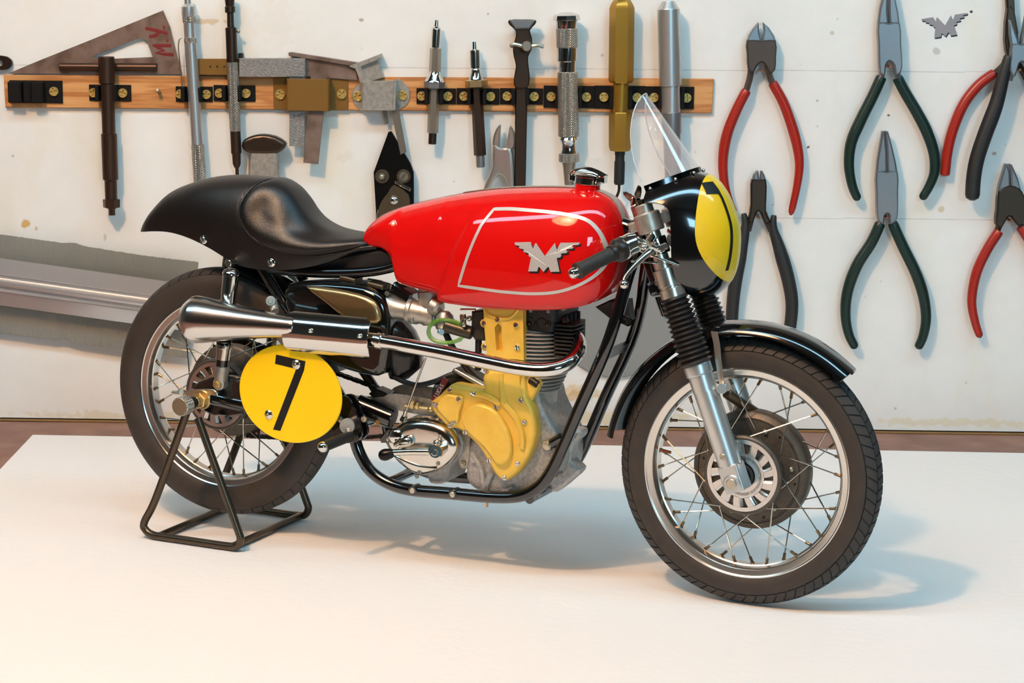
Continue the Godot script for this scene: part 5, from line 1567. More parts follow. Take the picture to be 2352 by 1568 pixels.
# ---- exhaust
func exhaust(bike: Node3D) -> void:
	var o := hold("exhaust", bike)
	var s := Soup.new()
	tube(s, curve(L([-100.25, 122.27, -4, -90.99, 122.68, 2, -83.91, 120.28, 10, -81.39, 116.25, 19, -83.75, 112.34, 27, -91.2, 110.22, 32, -105, 110.16, 34, -125.64, 112.12, 34, -148.97, 114.55, 34, -180.43, 117.03, 34, -196.94, 117.59, 34, -228.52, 119.95, 35]), 6), 3.55, 22)
	part("pipe", s, M.chrome, o, 60)
	s = Soup.new()
	var a := V(-180.91, 116.98, 34); var b := V(-177.54, 116.84, 34)
	rod(s, a, b, 4.1, 22, 0.4)
	part("pipe_clamp", s, M.polished, o)
	s = Soup.new()
	a = V(-227.01, 120.3, 35); b = V(-288.5, 119.86, 37)
	var l := a.distance_to(b)
	lathe(s, P([0, -1, 5.0, -1, 5.2, 0, 5.4, 1, 6.4, l * 0.2, 8.2, l * 0.45, 10.2, l * 0.68, 11.7, l * 0.83, 12.2, l * 0.9, 11.9, l * 0.935, 10.4, l * 0.97, 8.9, l, 8.4, l, 9.2, l * 0.97, 9.6, l * 0.9, 0, l * 0.9]), aim(a, b - a), 48)
	part("megaphone", s, M.brushed_chrome, o, 50)
	s = Soup.new()
	var c := V(-238.98, 126.53, 30)
	rod(s, V(-244.89, 131.04, 26), V(-241.01, 126.37, 30), 2.2, 12, 0.4)
	rod(s, V(-248.34, 129.76, 22), V(-242.88, 131.46, 31), 2.6, 16, 0.4)
	rod(s, V(-243.43, 131.34, 30.5), V(-242.52, 131.63, 32), 1.4, 6, 0.2)
	part("hanger", s, M.satin, o)
	# curved heat shield with rolled corners
	a = V(-231.43, 117.53, 28); b = V(-183.42, 117.34, 28)
	var grid := []
	for i in 13:
		var v := -1.0 + i / 6.0
		var al := deg_to_rad(2 + 60 * v)
		var cut := 0.0
		if absf(v) > 0.6: cut = 0.075 * (1 - sqrt(maxf(0.0, 1 - pow((absf(v) - 0.6) / 0.4, 2))))
		var row := PackedVector3Array()
		for j in 15:
			var u := cut + (1 - 2 * cut) * j / 14.0
			row.append(a.lerp(b, u) + V(0, sin(al), cos(al)) * 11.8)
		grid.append(row)
	s = Soup.new()
	sheet(s, grid, 0.6)
	var sh := part("heat_shield", s, M.chrome, o, 30)
	for q in [V(-215.01, 120.05, 39.8), V(-187.41, 119.74, 39.8)]:
		s = Soup.new()
		ball(s, q, 1.25, 12)
		part("rivet", s, M.chrome, sh)

# ---- fuel tank
const TANK_TOP := [-204.0, 163, -202.5, 167, -200.2, 170.2, -193.2, 175.5, -178.5, 181.1, -154.4, 187.2, -135.5, 190.6, -119.1, 192.4, -96.2, 193.7, -82, 193.2, -74, 191.2, -69, 187, -66, 181, -64, 174]
const TANK_LOW := [-204.0, 157, -200, 158.6, -192, 159.6, -188.3, 159.1, -184.5, 156.8, -182.7, 154.0, -181.2, 148.5, -180, 144.6, -177.5, 142.9, -167, 141.4, -154.6, 139.6, -153.4, 137.2, -141, 136.1, -127, 135.9, -108.5, 136.5, -90, 138, -77, 140.5, -70, 144.5, -66, 152, -64, 164]
const TANK_WIDE := [-204.0, 5, -202.8, 10, -200, 13.4, -196, 15.5, -190, 18, -180, 20.8, -165, 23.6, -150, 26.0, -140, 27.2, -120, 28.2, -98, 28.2, -84, 27, -76, 24.4, -70, 20.0, -66.5, 14, -64.6, 8, -64, 3]

func tank_z(x: float, y: float) -> float:
	var top := value(x, P(TANK_TOP)); var low := value(x, P(TANK_LOW)); var w := value(x, P(TANK_WIDE))
	return tank_side(x, y, top, low, w)

func tank_side(x: float, y: float, top: float, low: float, w: float) -> float:
	var mid := low + 0.4 * (top - low)
	var z: float
	if y >= mid:
		var c := clampf((y - mid) / (top - mid), 0, 1)
		z = w * pow(maxf(0.0, 1 - pow(c, 2.25)), 1 / 2.25)
	else:
		var t := clampf((mid - y) / (mid - low), 0, 1)
		z = w * (1 - 0.09 * t * t)
	var xb := lerpf(-153.2, -131.0, clampf((y - 138.0) / 48.0, 0, 1))
	return z - 2.6 * smoothstep(0.0, 3.2, xb - x) * clampf((186.0 - y) / 20.0, 0, 1) * clampf(w / 20.0, 0, 1)

func tank(bike: Node3D) -> void:
	var o := hold("fuel_tank", bike)
	var s := Soup.new()
	var rows := []
	var xs := []
	var x := -204.0
	while x < -63.99:
		xs.append(x)
		x += 0.7 if (x < -198 or x > -72) else (0.9 if (x < -176 or (x > -156 and x < -128)) else 1.8)
	xs.append(-64.0)
	for xx in xs:
		var top := value(xx, P(TANK_TOP)); var low := value(xx, P(TANK_LOW)); var w := value(xx, P(TANK_WIDE))
		var side := PackedVector2Array()
		for k in 23:
			var a := PI / 2 * k / 22
			var y := low + 0.4 * (top - low) + 0.6 * (top - low) * pow(cos(a), 0.889)
			side.append(Vector2(tank_side(xx, y, top, low, w), y))
		for k in range(1, 11):
			var y := low + 0.4 * (top - low) * (1 - k / 10.0)
			var z := tank_side(xx, y, top, low, w)
			if k == 10: z -= minf(1.1, z * 0.3)
			elif k == 9: y -= 0.2 * (y - low); z -= 0.15
			side.append(Vector2(z, y))
		var ring := PackedVector3Array()
		for q in side: ring.append(V(xx, q.y, q.x))
		for i in range(side.size() - 1, 0, -1): ring.append(V(xx, side[i].y, -side[i].x))
		rows.append(ring)
	loft(s, rows)
	part("tank_shell", s, M.red, o, 42)
	# silver coach line on both sides, laid on the surface
	var path := P([-140.4, 146.1, -135.2, 160.7, -129.5, 175.7, -124.7, 183.5, -116, 184.1, -106.8, 184.1, -96, 183.9, -86.6, 183.2, -76.9, 181.2, -71.2, 176.2, -68.2, 169.3, -67.6, 163.2, -70.0, 156.9, -77.3, 151.2, -88.3, 147.0, -101.8, 145.2, -117.7, 145.0])
	var dense := PackedVector2Array()
	for i in path.size():
		var p0 := path[(i - 1 + path.size()) % path.size()]; var p1 := path[i]; var p2 := path[(i + 1) % path.size()]; var p3 := path[(i + 2) % path.size()]
		for k in 6:
			var t := k / 6.0
			if i in [0, 1, 2, 16]: dense.append(p1.lerp(p2, t))
			elif i == 3: dense.append(p1.cubic_interpolate(p2, p1 + p1 - p2, p3, t))
			elif i == 15: dense.append(p1.cubic_interpolate(p2, p0, p2 + p2 - p1, t))
			else: dense.append(p1.cubic_interpolate(p2, p0, p3, t))
	for e in [1, -1]:
		s = Soup.new()
		var n := dense.size()
		for i in n:
			var j := (i + 1) % n
			var qa := []
			for q in [i, j]:
				var d := (dense[(q + 1) % n] - dense[(q - 1 + n) % n]).normalized().orthogonal() * 0.75
				for g in [-1, 1]:
					var v: Vector2 = dense[q] + d * g
					qa.append(V(v.x, v.y, e * (tank_z(v.x, v.y) + 0.18)))
			if e > 0: s.quad(qa[0], qa[1], qa[3], qa[2])
			else: s.quad(qa[1], qa[0], qa[2], qa[3])
		part("coach_line", s, M.silver_line, o, 60)
		# winged letter badge: black backing and silver face
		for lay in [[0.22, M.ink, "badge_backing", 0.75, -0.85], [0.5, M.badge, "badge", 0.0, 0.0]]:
			s = Soup.new()
			var poly := PackedVector2Array()
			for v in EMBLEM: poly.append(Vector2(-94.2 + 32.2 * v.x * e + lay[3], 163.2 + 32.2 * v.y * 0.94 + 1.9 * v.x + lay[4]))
			var pc := ccw(poly)
			var idx := Geometry2D.triangulate_polygon(pc)
			for i in range(0, idx.size(), 3):
				var t3 := []
				for k in 3: t3.append(V(pc[idx[i + k]].x, pc[idx[i + k]].y, e * (tank_z(pc[idx[i + k]].x, pc[idx[i + k]].y) + lay[0])))
				if (t3[1] - t3[0]).cross(t3[2] - t3[0]).z * e > 0: s.tri(t3[0], t3[1], t3[2])
				else: s.tri(t3[0], t3[2], t3[1])
			for i in pc.size():
				var p0 := pc[i]; var p1 := pc[(i + 1) % pc.size()]
				var z0 := tank_z(p0.x, p0.y); var z1 := tank_z(p1.x, p1.y)
				s.quad(V(p0.x, p0.y, e * (z0 - 0.3)), V(p1.x, p1.y, e * (z1 - 0.3)), V(p1.x, p1.y, e * (z1 + lay[0])), V(p0.x, p0.y, e * (z0 + lay[0])))
			part(lay[2], s, lay[1], o, 20)
	# strap along the crest
	s = Soup.new()
	var g := []
	for i in 42:
		var xx := -150.0 + 85.6 * i / 41.0
		var row := PackedVector3Array()
		for z in [2.6, 0.0, -2.6]:
			var low := value(xx, P(TANK_LOW)); var top := value(xx, P(TANK_TOP)); var w := value(xx, P(TANK_WIDE))
			var mid := low + 0.4 * (top - low)
			row.append(V(xx, mid + (top - mid) * pow(maxf(0.0, 1 - pow(absf(z) / w, 2.25)), 0.444) + 0.45, z))
		g.append(row)
	sheet(s, g, -0.4)
	part("tank_strap", s, M.satin, o)
	# filler neck and quick-release cap
	var c := V(-85.2, 192.2, 0)
	s = Soup.new()
	lathe(s, P([0, 0, 6.6, 0, 6.2, 1.2, 6.1, 4.0, 0, 4.0]), aim(c, V(0.06, 1, 0)), 36)
	part("filler_neck", s, M.red, o)
	s = Soup.new()
	var ct := aim(c + V(0.2, 3.6, 0), V(0.07, 1, 0))
	lathe(s, P([0, 0, 6.4, 0, 6.6, 0.3, 6.6, 3.4, 6.9, 3.6, 6.9, 4.4, 6.2, 4.9, 4.0, 5.6, 0, 6.0]), ct, 40)
	box(s, c + V(-7.4, 6.4, 0), V(2.4, 3.4, 5), 0.5)
	box(s, c + V(8.0, 6.2, 0), V(3.0, 3.6, 5), 0.6)
	tube(s, curve(L([c.x - 7.6, c.y + 7.6, 2.2, c.x - 6.4, c.y + 9.6, 2.2, c.x - 1, c.y + 10.8, 2.2, c.x + 4, c.y + 9.8, 2.2, c.x + 9.4, c.y + 7.4, 2.2])), 0.7, 8)
	tube(s, curve(L([c.x - 7.6, c.y + 7.6, -2.2, c.x - 6.4, c.y + 9.6, -2.2, c.x - 1, c.y + 10.8, -2.2, c.x + 4, c.y + 9.8, -2.2, c.x + 9.4, c.y + 7.4, -2.2])), 0.7, 8)
	part("filler_cap", s, M.chrome, o)

# ---- seat
const SEAT_TOP := [-340.0, 158.5, -337.5, 162, -331.2, 169.7, -320, 179.4, -306.4, 185.2, -293, 188.8, -277, 190.4, -266.6, 190.3, -256.3, 189.0, -248.6, 185.4, -243.5, 180.2, -239.7, 175.0, -234.6, 170.2, -225.8, 165.8, -215.7, 163.7, -204.4, 162.9, -193, 162.4]
const SEAT_LOW := [-340.0, 157.2, -325.3, 159.3, -313, 159.8, -300, 158.0, -286.7, 154.0, -273.7, 148.6, -266, 146.2, -255.6, 145.2, -245, 145.5, -230, 147.7, -215, 152, -205, 156.4, -193, 158.5]
const SEAT_WIDE := [-340.0, 2.5, -336, 6.5, -330, 10, -318, 14, -304, 17.4, -288, 20, -270, 21.6, -250, 22, -235, 21.4, -220, 19.4, -205, 15.6, -193, 12.5]
const SEAM := [-256.5, 190.5, -262.5, 187, -266.5, 180, -267.2, 173, -264.6, 167, -259.5, 161.8, -252, 158.2, -240.2, 155.5, -225, 155.2, -210, 157.9, -195.3, 162.0]

func seat_point(x: float, a: float) -> Vector3:   # a from 0 at the crest to 1 at the lower edge
	var top := value(x, P(SEAT_TOP)); var low := value(x, P(SEAT_LOW)); var w := value(x, P(SEAT_WIDE))
	var mid := low + 0.3 * (top - low)
	if a < 0.72:
		var q := a / 0.72 * PI / 2
		return V(x, mid + (top - mid) * pow(cos(q), 0.85), w * pow(sin(q), 0.85))
	var t := (a - 0.72) / 0.28
	return V(x, mid - (mid - low) * t, w * (1 - 0.05 * t * t))

func seam_distance(p: Vector2, seam: PackedVector2Array) -> float:
	var d := 1e9
	for i in seam.size() - 1: d = minf(d, p.distance_to(Geometry2D.get_closest_point_to_segment(p, seam[i], seam[i + 1])))
	return d

func seat(bike: Node3D) -> void:
	var o := hold("seat", bike)
	var seam := curve2(P(SEAM), 4, false)
	var area := seam.duplicate()
	area.append(Vector2(-180, 166)); area.append(Vector2(-180, 215)); area.append(Vector2(-256.5, 215))
	var s := Soup.new()
	var rows := []
	var n := 30
	for i in 131:
		var x := -340.0 + 147.0 * i / 130.0
		if i < 12: x = -340.0 + (147.0 * 12 / 130.0) * pow(i / 12.0, 1.5)
		var side := PackedVector3Array()
		for k in n + 1:
			var a := float(k) / n
			var p := seat_point(x, a)
			var du := seat_point(x + 0.2, a) - seat_point(x - 0.2, a)
			var dv := seat_point(x, minf(a + 0.01, 1)) - seat_point(x, maxf(a - 0.01, 0))
			var nr := dv.cross(du)
			nr = nr.normalized() if nr.length() > 1e-6 else Vector3.UP
			if nr.z < -0.01: nr = -nr
			var q := Vector2(p.x, p.y)
			var d := seam_distance(q, seam)
			var lift := -0.5 * exp(-pow(d / 0.9, 2))
			if Geometry2D.is_point_in_polygon(q, area): lift += 1.5 * (1 - exp(-d / 1.1)) - 2.6 * smoothstep(2.5, 13.0, d) * smoothstep(0.1, 0.45, a)
			if i < 4: lift = 0.0
			side.append(p + nr * lift)
		var ring := PackedVector3Array()
		for q in side: ring.append(q)
		for k in range(n, 0, -1): ring.append(mir(side[k]))
		rows.append(ring)
	loft(s, rows)
	part("seat_cover", s, M.leather, o, 60)
	for e in [1, -1]:
		s = Soup.new()
		var path := PackedVector3Array()
		for q in seam:
			var top := value(q.x, P(SEAT_TOP))
			var best := V(q.x, q.y, 0)
			for k in 60:
				var c := seat_point(q.x, k / 60.0)
				if c.y <= q.y:
					best = c
					break
			path.append(V(q.x, minf(q.y, top), best.z * e + 0.15 * e))
		tube(s, path, 0.55, 8)
		part("piping", s, M.leather, o)
	for q in [V(-289.65, 158.12, 19.2), V(-248.21, 149.28, 21.4)]:
		s = Soup.new()
		lathe(s, P([0, -0.4, 2.3, -0.4, 2.3, 0.2, 1.7, 0.7, 0, 0.8]), aim(q, V(0, 0, 1)), 20)
		var w := part("cup_washer", s, M.chrome, o)
		screw("seat_screw", q + V(0, 0, 0.6), V(0, 0, 1), 1.5, M.polished, w, false, -0.8)

# ---- forks, mudguard, bars
func front_end(bike: Node3D) -> void:
	var s: Soup
	var o := hold("front_fork", bike)
	for e in [1, -1]:
		var z: float = 18.0 * e
		s = Soup.new()
		var t := aim(fork(0, z), fork(1, z) - fork(0, z))
		lathe(s, P([0, 7, 5.3, 7, 5.6, 8, 5.8, 44, 5.9, 44.4, 5.9, 52, 6.5, 52.4, 6.6, 53, 6.6, 57, 6.2, 57.6, 0, 57.6]), t, 36)
		part("slider", s, M.aluminium, o)
		s = Soup.new()
		prism(s, rect(-5.0, -5.4, 5.0, 5.4, 1.2), -4.6, 8.4, 0.6, t)
		rod(s, fork(0, z - 6.4 * e), fork(0, z + 6.4 * e), 4.2, 24, 0.5)
		part("axle_clamp", s, M.aluminium, o)
		s = Soup.new()
		rod(s, fork(0, z + 5.5 * e), fork(0, z + 7.4 * e), 2.5, 20, 0.3)
		part("axle_end", s, M.pale_metal, o)
		screw("pinch_screw", fork(13, z + 5.4 * e), V(0, 0, e), 1.6, M.pale_metal, o, false, 0.4)
		# rubber gaiter
		s = Soup.new()
		var pr := P([0, 56.5, 5.9, 56.5])
		var m := 14
		for k in m:
			var y := 57.5 + 33.0 * k / m
			var r := 8.1 - 1.5 * k / m
			pr.append(Vector2(r - 1.5, y)); pr.append(Vector2(r - 0.15, y + 33.0 / m * 0.42)); pr.append(Vector2(r, y + 33.0 / m * 0.52)); pr.append(Vector2(r - 0.15, y + 33.0 / m * 0.62))
		pr.append(Vector2(5.4, 91)); pr.append(Vector2(0, 91))
		lathe(s, pr, t, 40)
		part("gaiter", s, M.gaiter, o, 30)
		s = Soup.new()
		lathe(s, P([0, 89.6, 5.5, 89.6, 5.9, 90, 5.9, 94.4, 5.2, 94.6, 5.2, 95.6, 5.7, 95.8, 5.7, 104, 4.6, 104.4, 4.6, 108, 3.7, 108.3, 3.6, 132, 0, 132]), t, 36)
		part("stanchion", s, M.satin_bright, o)
		s = Soup.new()
		lathe(s, P([0, 122, 5.8, 122, 6.3, 122.6, 6.3, 130.6, 5.8, 131.2, 4.2, 131.4, 4.2, 135, 3.7, 135.6, 0, 135.6]), t, 32)
		part("yoke_clamp", s, M.satin, o)
		s = Soup.new()
		rod(s, fork(135, z), fork(138, z), 2.6, 6, 0.4)
		part("fork_cap", s, M.polished, o)
	s = Soup.new()
	var yk := Basis(Vector3(0, 0, 1), 0.369)
	box(s, fork(127, 0) + V(-5, -2, 0), V(13, 5, 32), 1, yk)
	part("top_yoke", s, M.satin, o)
	s = Soup.new()
	box(s, fork(97, 0) + V(-4, -1.6, 0), V(15, 6, 34), 1.2, yk)
	part("bottom_yoke", s, M.black, o)
	s = Soup.new()
	rod(s, fork(127, 0) + V(-9.5, -3.5, 0), fork(137, 0) + V(-9.5, -3.5, 0), 3.4, 18, 0.6)
	part("damper_stem", s, M.polished, o)
	s = Soup.new()
	var kn := fork(139, 0) + V(-9.5, -3.5, 0)
	for e in [1, -1]:
		prism(s, curve2(P([0.4 * e, -1, 2.8 * e, 0.6, 4.6 * e, 4.4, 3.6 * e, 6.0, 1.6 * e, 4.0, 0.2 * e, 2.4]), 2), -1.1, 1.1, 0.4, Transform3D(Basis(Vector3(0, 1, 0), 0.5) * yk, kn))
	rod(s, kn - V(0, 3, 0), kn + V(0, 1.4, 0), 2.4, 16, 0.4)
	part("damper_knob", s, M.copper_chrome, o)
	for e in [1, -1]:
		s = Soup.new()   # link arms at the bottom yoke
		rod(s, fork(97, 12 * e) + V(-9, -3, 0), fork(100, 20 * e) + V(-3, -1, 0), 1.6, 10, 0.3)
		rod(s, fork(94, 12 * e) + V(-11, -4, 0), fork(93, 20 * e) + V(-4, -1, 0), 1.4, 10, 0.3)
		part("yoke_bolt", s, M.polished, o)
	# front axle and brake arm
	s = Soup.new()
	rod(s, V(-0.4, 63.4, -22), V(-0.4, 63.4, 22), 2.2, 16)
	part("front_axle", s, M.steel, o)
	s = Soup.new()
	rod(s, V(-9.91, 105.59, 14), V(-7.75, 107.06, 21), 2.5, 18, 0.3)
	rod(s, V(-9.82, 105.42, 13), V(-7.3, 106.69, 13), 2.2, 12, 0.3)
	part("guard_lug", s, M.aluminium, o)
	s = Soup.new()
	rod(s, V(-9.75, 102.44, 8), V(-0.01, 90.35, -9), 2.5, 14, 0.4)
	part("brake_arm", s, M.steel_dull, o)
	# mudguard
	var g := hold("front_mudguard", bike)
	s = Soup.new()
	var grid := []
	for i in 45:
		var a := deg_to_rad(47.5 + 123.0 * i / 44.0)
		var row := PackedVector3Array()
		for j in 13:
			var b := deg_to_rad(-90 + 180.0 * j / 12)
			var rr := 66.4 + 5.0 * cos(b)
			row.append(V(rr * cos(a), 64.3 + rr * sin(a), -10.2 * sin(b)))
		grid.append(row)
	sheet(s, grid, -0.7)
	part("guard_blade", s, M.black, g, 50)
	s = Soup.new()
	var a0 := deg_to_rad(47.5)
	var edge := PackedVector3Array()
	for j in 13:
		var b := deg_to_rad(-90 + 180.0 * j / 12)
		edge.append(V((66.4 + 5.0 * cos(b)) * cos(a0), 64.3 + (66.4 + 5.0 * cos(b)) * sin(a0), -10.2 * sin(b)))
	tube(s, edge, 0.6, 8)
	part("rolled_edge", s, M.black, g)
	for e in [1, -1]:
		s = Soup.new()
		var gr := []
		for q in [[V(-15.55, 131.59, 11), 0.0], [V(-13.9, 126.06, 11.6), 0.0], [V(-12.53, 118.07, 12.4), 0.2], [V(-10.91, 110.96, 13.4), 0.6], [V(-9.62, 107.65, 15), 1.2]]:
			var p: Vector3 = q[0]
			gr.append(PackedVector3Array([V(p.x - 1.6 + q[1] * 0.4, p.y, p.z * e), V(p.x, p.y, (p.z + 0.2) * e), V(p.x + 1.6 - q[1] * 0.4, p.y, p.z * e)]))
		sheet(s, gr, -0.5)
		part("guard_stay", s, M.satin_bright, g)
	# clip-on bars
	for e in [1, -1]:
		var h := hold("handlebar", bike)
		var k := fork(115, 18.0 * e)
		s = Soup.new()
		lathe(s, P([3.4, -4, 5.2, -4, 5.4, -3.4, 5.4, 3.4, 5.2, 4, 3.4, 4]), aim(k, fork(1, 0) - fork(0, 0)), 26)
		rod(s, k + V(-5, 1, 3 * e), k + V(-9, 3, 4.5 * e), 2.2, 14, 0.4)
		rod(s, k + V(3, -0.5, 4 * e), k + V(6, 0.4, 6 * e), 1.8, 12, 0.4)
		rod(s, k + V(-3.5, 4, 2 * e), k + V(-4.5, 6.5, 3 * e), 1.2, 8, 0.2)
		part("bar_clamp", s, M.chrome, h)
		var gi := V(-51, 171.4, 41.0 * e); var go := V(-64.6, 162.3, 64.5 * e)
		var dg := (go - gi).normalized()
		s = Soup.new()
		tube(s, curve(PackedVector3Array([k + V(0, 0, 4 * e), k + V(0, 0, 9 * e), gi - dg * 5, gi])), 2.1, 14)
		part("bar", s, M.chrome, h)
		s = Soup.new()
		var tg := aim(gi, dg)
		lathe(s, P([0, -7.5, 4.6, -7.5, 5.3, -6.8, 5.3, -2.2, 5.6, -2.0, 5.6, -1.0, 5.0, -0.6, 0, -0.6]), tg, 30)
		rod(s, gi - dg * 6 + V(2, 4, 0), gi - dg * 2 + V(1, 4.4, 0), 1.6, 10, 0.3)
		part("twist_drum", s, M.chrome, h)
		s = Soup.new()
		lathe(s, P([0, -0.8, 5.0, -0.8, 5.6, 0.2, 5.5, 2.6, 4.6, 3.6, 4.0, 4.2, 3.9, 6.0, 3.4, 6.2, 0, 6.2]), tg, 30)
		part("grip_flange", s, M.gaiter, h)
		s = Soup.new()
		lathe(s, P([0, 5, 3.4, 5, 3.45, 5.4, 3.35, 22.0, 3.6, 22.2, 3.6, 24.6, 3.9, 24.8, 3.9, 26.0, 3.3, 26.2, 0, 26.2]), tg, 28)
		part("grip", s, M.grip, h)
		s = Soup.new()
		lathe(s, P([0, 26, 2.4, 26, 2.5, 28.6, 2.1, 29.8, 1.2, 30.4, 0, 30.6]), tg, 20)
		part("bar_end", s, M.chrome, h)
		# lever with ball end
		s = Soup.new()
		var lp := curve(PackedVector3Array([V(-37.5, 172.5, 31 * e), V(-39, 170, 38 * e), V(-42, 165.5, 45 * e), V(-44.5, 161, 50 * e), V(-45.0, 158.5, 52 * e)]))
		var lr := []
		for i in lp.size(): lr.append(lerpf(2.3, 0.7, pow(float(i) / (lp.size() - 1), 0.7)))
		tube(s, lp, lr, 12)
		part("lever", s, M.polished, h)
		s = Soup.new()
		ball(s, V(-44.6, 157.2, 52.4 * e), 2.15, 18)
		part("lever_ball", s, M.polished, h)
		s = Soup.new()
		tube(s, PackedVector3Array([V(-41, 176.5, 28 * e), V(-41.0, 174, 33 * e), V(-38, 172.5, 36 * e), V(-35.6, 171.5, 33 * e), V(-34, 172.5, 29 * e)]), 1.8, 10)
		ball(s, V(-41.5, 172.4, 36.6 * e), 1.5, 12)
		part("lever_perch", s, M.polished, h)
		s = Soup.new()
		rod(s, V(-48.4, 173.0, 40 * e), V(-29, 163.2, 24 * e), 0.5, 8)
		rod(s, V(-48, 165.5, 36 * e), V(-39, 163, 20 * e), 0.5, 8)
		rod(s, V(-44, 175, 31 * e), V(-35, 171.6, 35 * e), 0.45, 8)
		part("cable", s, M.spoke, h)

# ---- nose fairing and screen
const NOSE_X := [145.0, -22, 147.5, -17.6, 152, -13.2, 160, -9.8, 172, -8.6, 182, -9.8, 190, -13.6, 197, -19.4, 202, -25.2, 206, -31]
const NOSE_W := [145.0, 16, 150, 21, 158, 24.4, 172, 26.2, 188, 26.2, 198, 24.6, 206, 22]
const NOSE_R := [145.0, -24.5, 147.5, -26.5, 151, -29.5, 157, -31.4, 165, -32.6, 178, -33.0, 186, -33.8, 191, -36.2, 194.5, -41.5, 196.5, -46.5, 206, -47.5]

func nose_point(y: float, z: float, off := 0.0) -> Vector3:
	var w := value(y, P(NOSE_W))
	var c := sqrt(maxf(0.0, 1 - pow(minf(absf(z) / w, 1.0), 2)))
	var p := V(value(y, P(NOSE_X)) - 37.0 * (1 - c), y, z)
	if off != 0:
		var nn := V(c / 37.0 * 30.0, 0, z / (w * w) * 30.0)
		var sl := (value(y + 1, P(NOSE_X)) - value(y - 1, P(NOSE_X))) / 2
		nn.y = -sl * nn.x
		p += nn.normalized() * off
	return p

func tilt(y: float, x: float) -> float: return smoothstep(184.0, 204.0, y) * 0.42 * (x + 29.0)   # the screen rail runs uphill to the nose

func fairing(bike: Node3D) -> void:
	var o := hold("nose_fairing", bike)
	var grid := []
	var top_edge := PackedVector3Array()
	for i in 49:
		var y := 145.0 + 59.0 * i / 48.0
		var xn := value(y, P(NOSE_X)); var w := value(y, P(NOSE_W)); var xr := value(y, P(NOSE_R))
		var um := acos(clampf(1 - (xn - xr) / 37.0, -1, 1))
		var row := PackedVector3Array()
		for j in 41:
			var u := um * (1 - j / 20.0)
			var x := xn - 37.0 * (1 - cos(u))
			row.append(V(x, y + tilt(y, x), w * sin(u)))
		grid.append(row)
		if i == 48: top_edge = row
	var s := Soup.new()
	sheet(s, grid, 0.8)
	part("fairing_shell", s, M.black, o, 60)
	# yellow oval and its figure
	s = Soup.new()
	var rings := []
	for i in 13:
		var f := i / 12.0
		var ring := PackedVector3Array()
		for k in 56:
			var a := TAU * k / 56
			var z := 20.6 * f * cos(a); var y := 177.6 + 23.6 * f * sin(a)
			var p := nose_point(y, z, 0.3)
			p.y += tilt(y, p.x)
			ring.append(p)
		rings.append(ring)
	for i in 12:
		for k in 56:
			s.quad(rings[i][(k + 1) % 56], rings[i][k], rings[i + 1][k], rings[i + 1][(k + 1) % 56])
	part("number_disc", s, M.nose_yellow, o, 60)
	s = Soup.new()
	for q in [[10.4, 198.4, 4.6, 197.6, 6.2, 192.8, 12.2, 193.6], [6.4, 197.4, 4.6, 197.6, 6.8, 160.2, 8.5, 160.2]]:
		var g := []
		for i in 13:
			var t := i / 12.0
			var row := PackedVector3Array()
			for j in 3:
				var f := j / 2.0
				var z := lerpf(lerpf(q[0], q[2], f), lerpf(q[6], q[4], f), t)
				var y := lerpf(lerpf(q[1], q[3], f), lerpf(q[7], q[5], f), t)
				var p := nose_point(y, z, 0.5)
				p.y += tilt(y, p.x)
				row.append(p)
			g.append(row)
		for i in 12:
			for j in 2: s.quad(g[i][j], g[i + 1][j], g[i + 1][j + 1], g[i][j + 1])
	part("number_seven", s, M.ink, o, 60)
	# rail along the foot of the screen
	s = Soup.new()
	var rg := []
	for r in 3:
		var row := PackedVector3Array()
		for p in top_edge: row.append(p + V(-0.7 * r + 0.3, 1.7 * r - 1.2, 0) + V(0, 0, signf(p.z) * 0.3))
		rg.append(row)
	sheet(s, rg, 0.5)
	part("screen_rail", s, M.black_chrome, o, 60)
	for k in [1, 8, 15, 25, 32, 39]:
		s = Soup.new()
		ball(s, top_edge[k] + V(0.3, 0.6, signf(top_edge[k].z) * 0.6), 0.9, 10)
		part("rail_rivet", s, M.chrome, o)
	# screen: a curved clear sheet leaning back
	s = Soup.new()
	var sg := []
	for i in 25:
		var v := i / 24.0
		var row := PackedVector3Array()
		for j in 41:
			var u := absf(1 - j / 20.0)
			var hgt := pow(maxf(0.0, 1 - pow(u, 2.6)), 0.55)
			var p := top_edge[j]
			var d := V(-27.5, 34.5, -p.z * 0.52)
			row.append(p + V(-0.5, 0.8, 0) + d * v * maxf(hgt, 0.02))
		sg.append(row)
	sheet(s, sg, 0.5)
	part("windscreen", s, M.screen, o, 60)
	s = Soup.new()
	var rim := PackedVector3Array()
	for q in sg[24]: rim.append(q)
	tube(s, rim, 0.32, 6)
	part("screen_edge", s, M.screen_edge, o, 60)

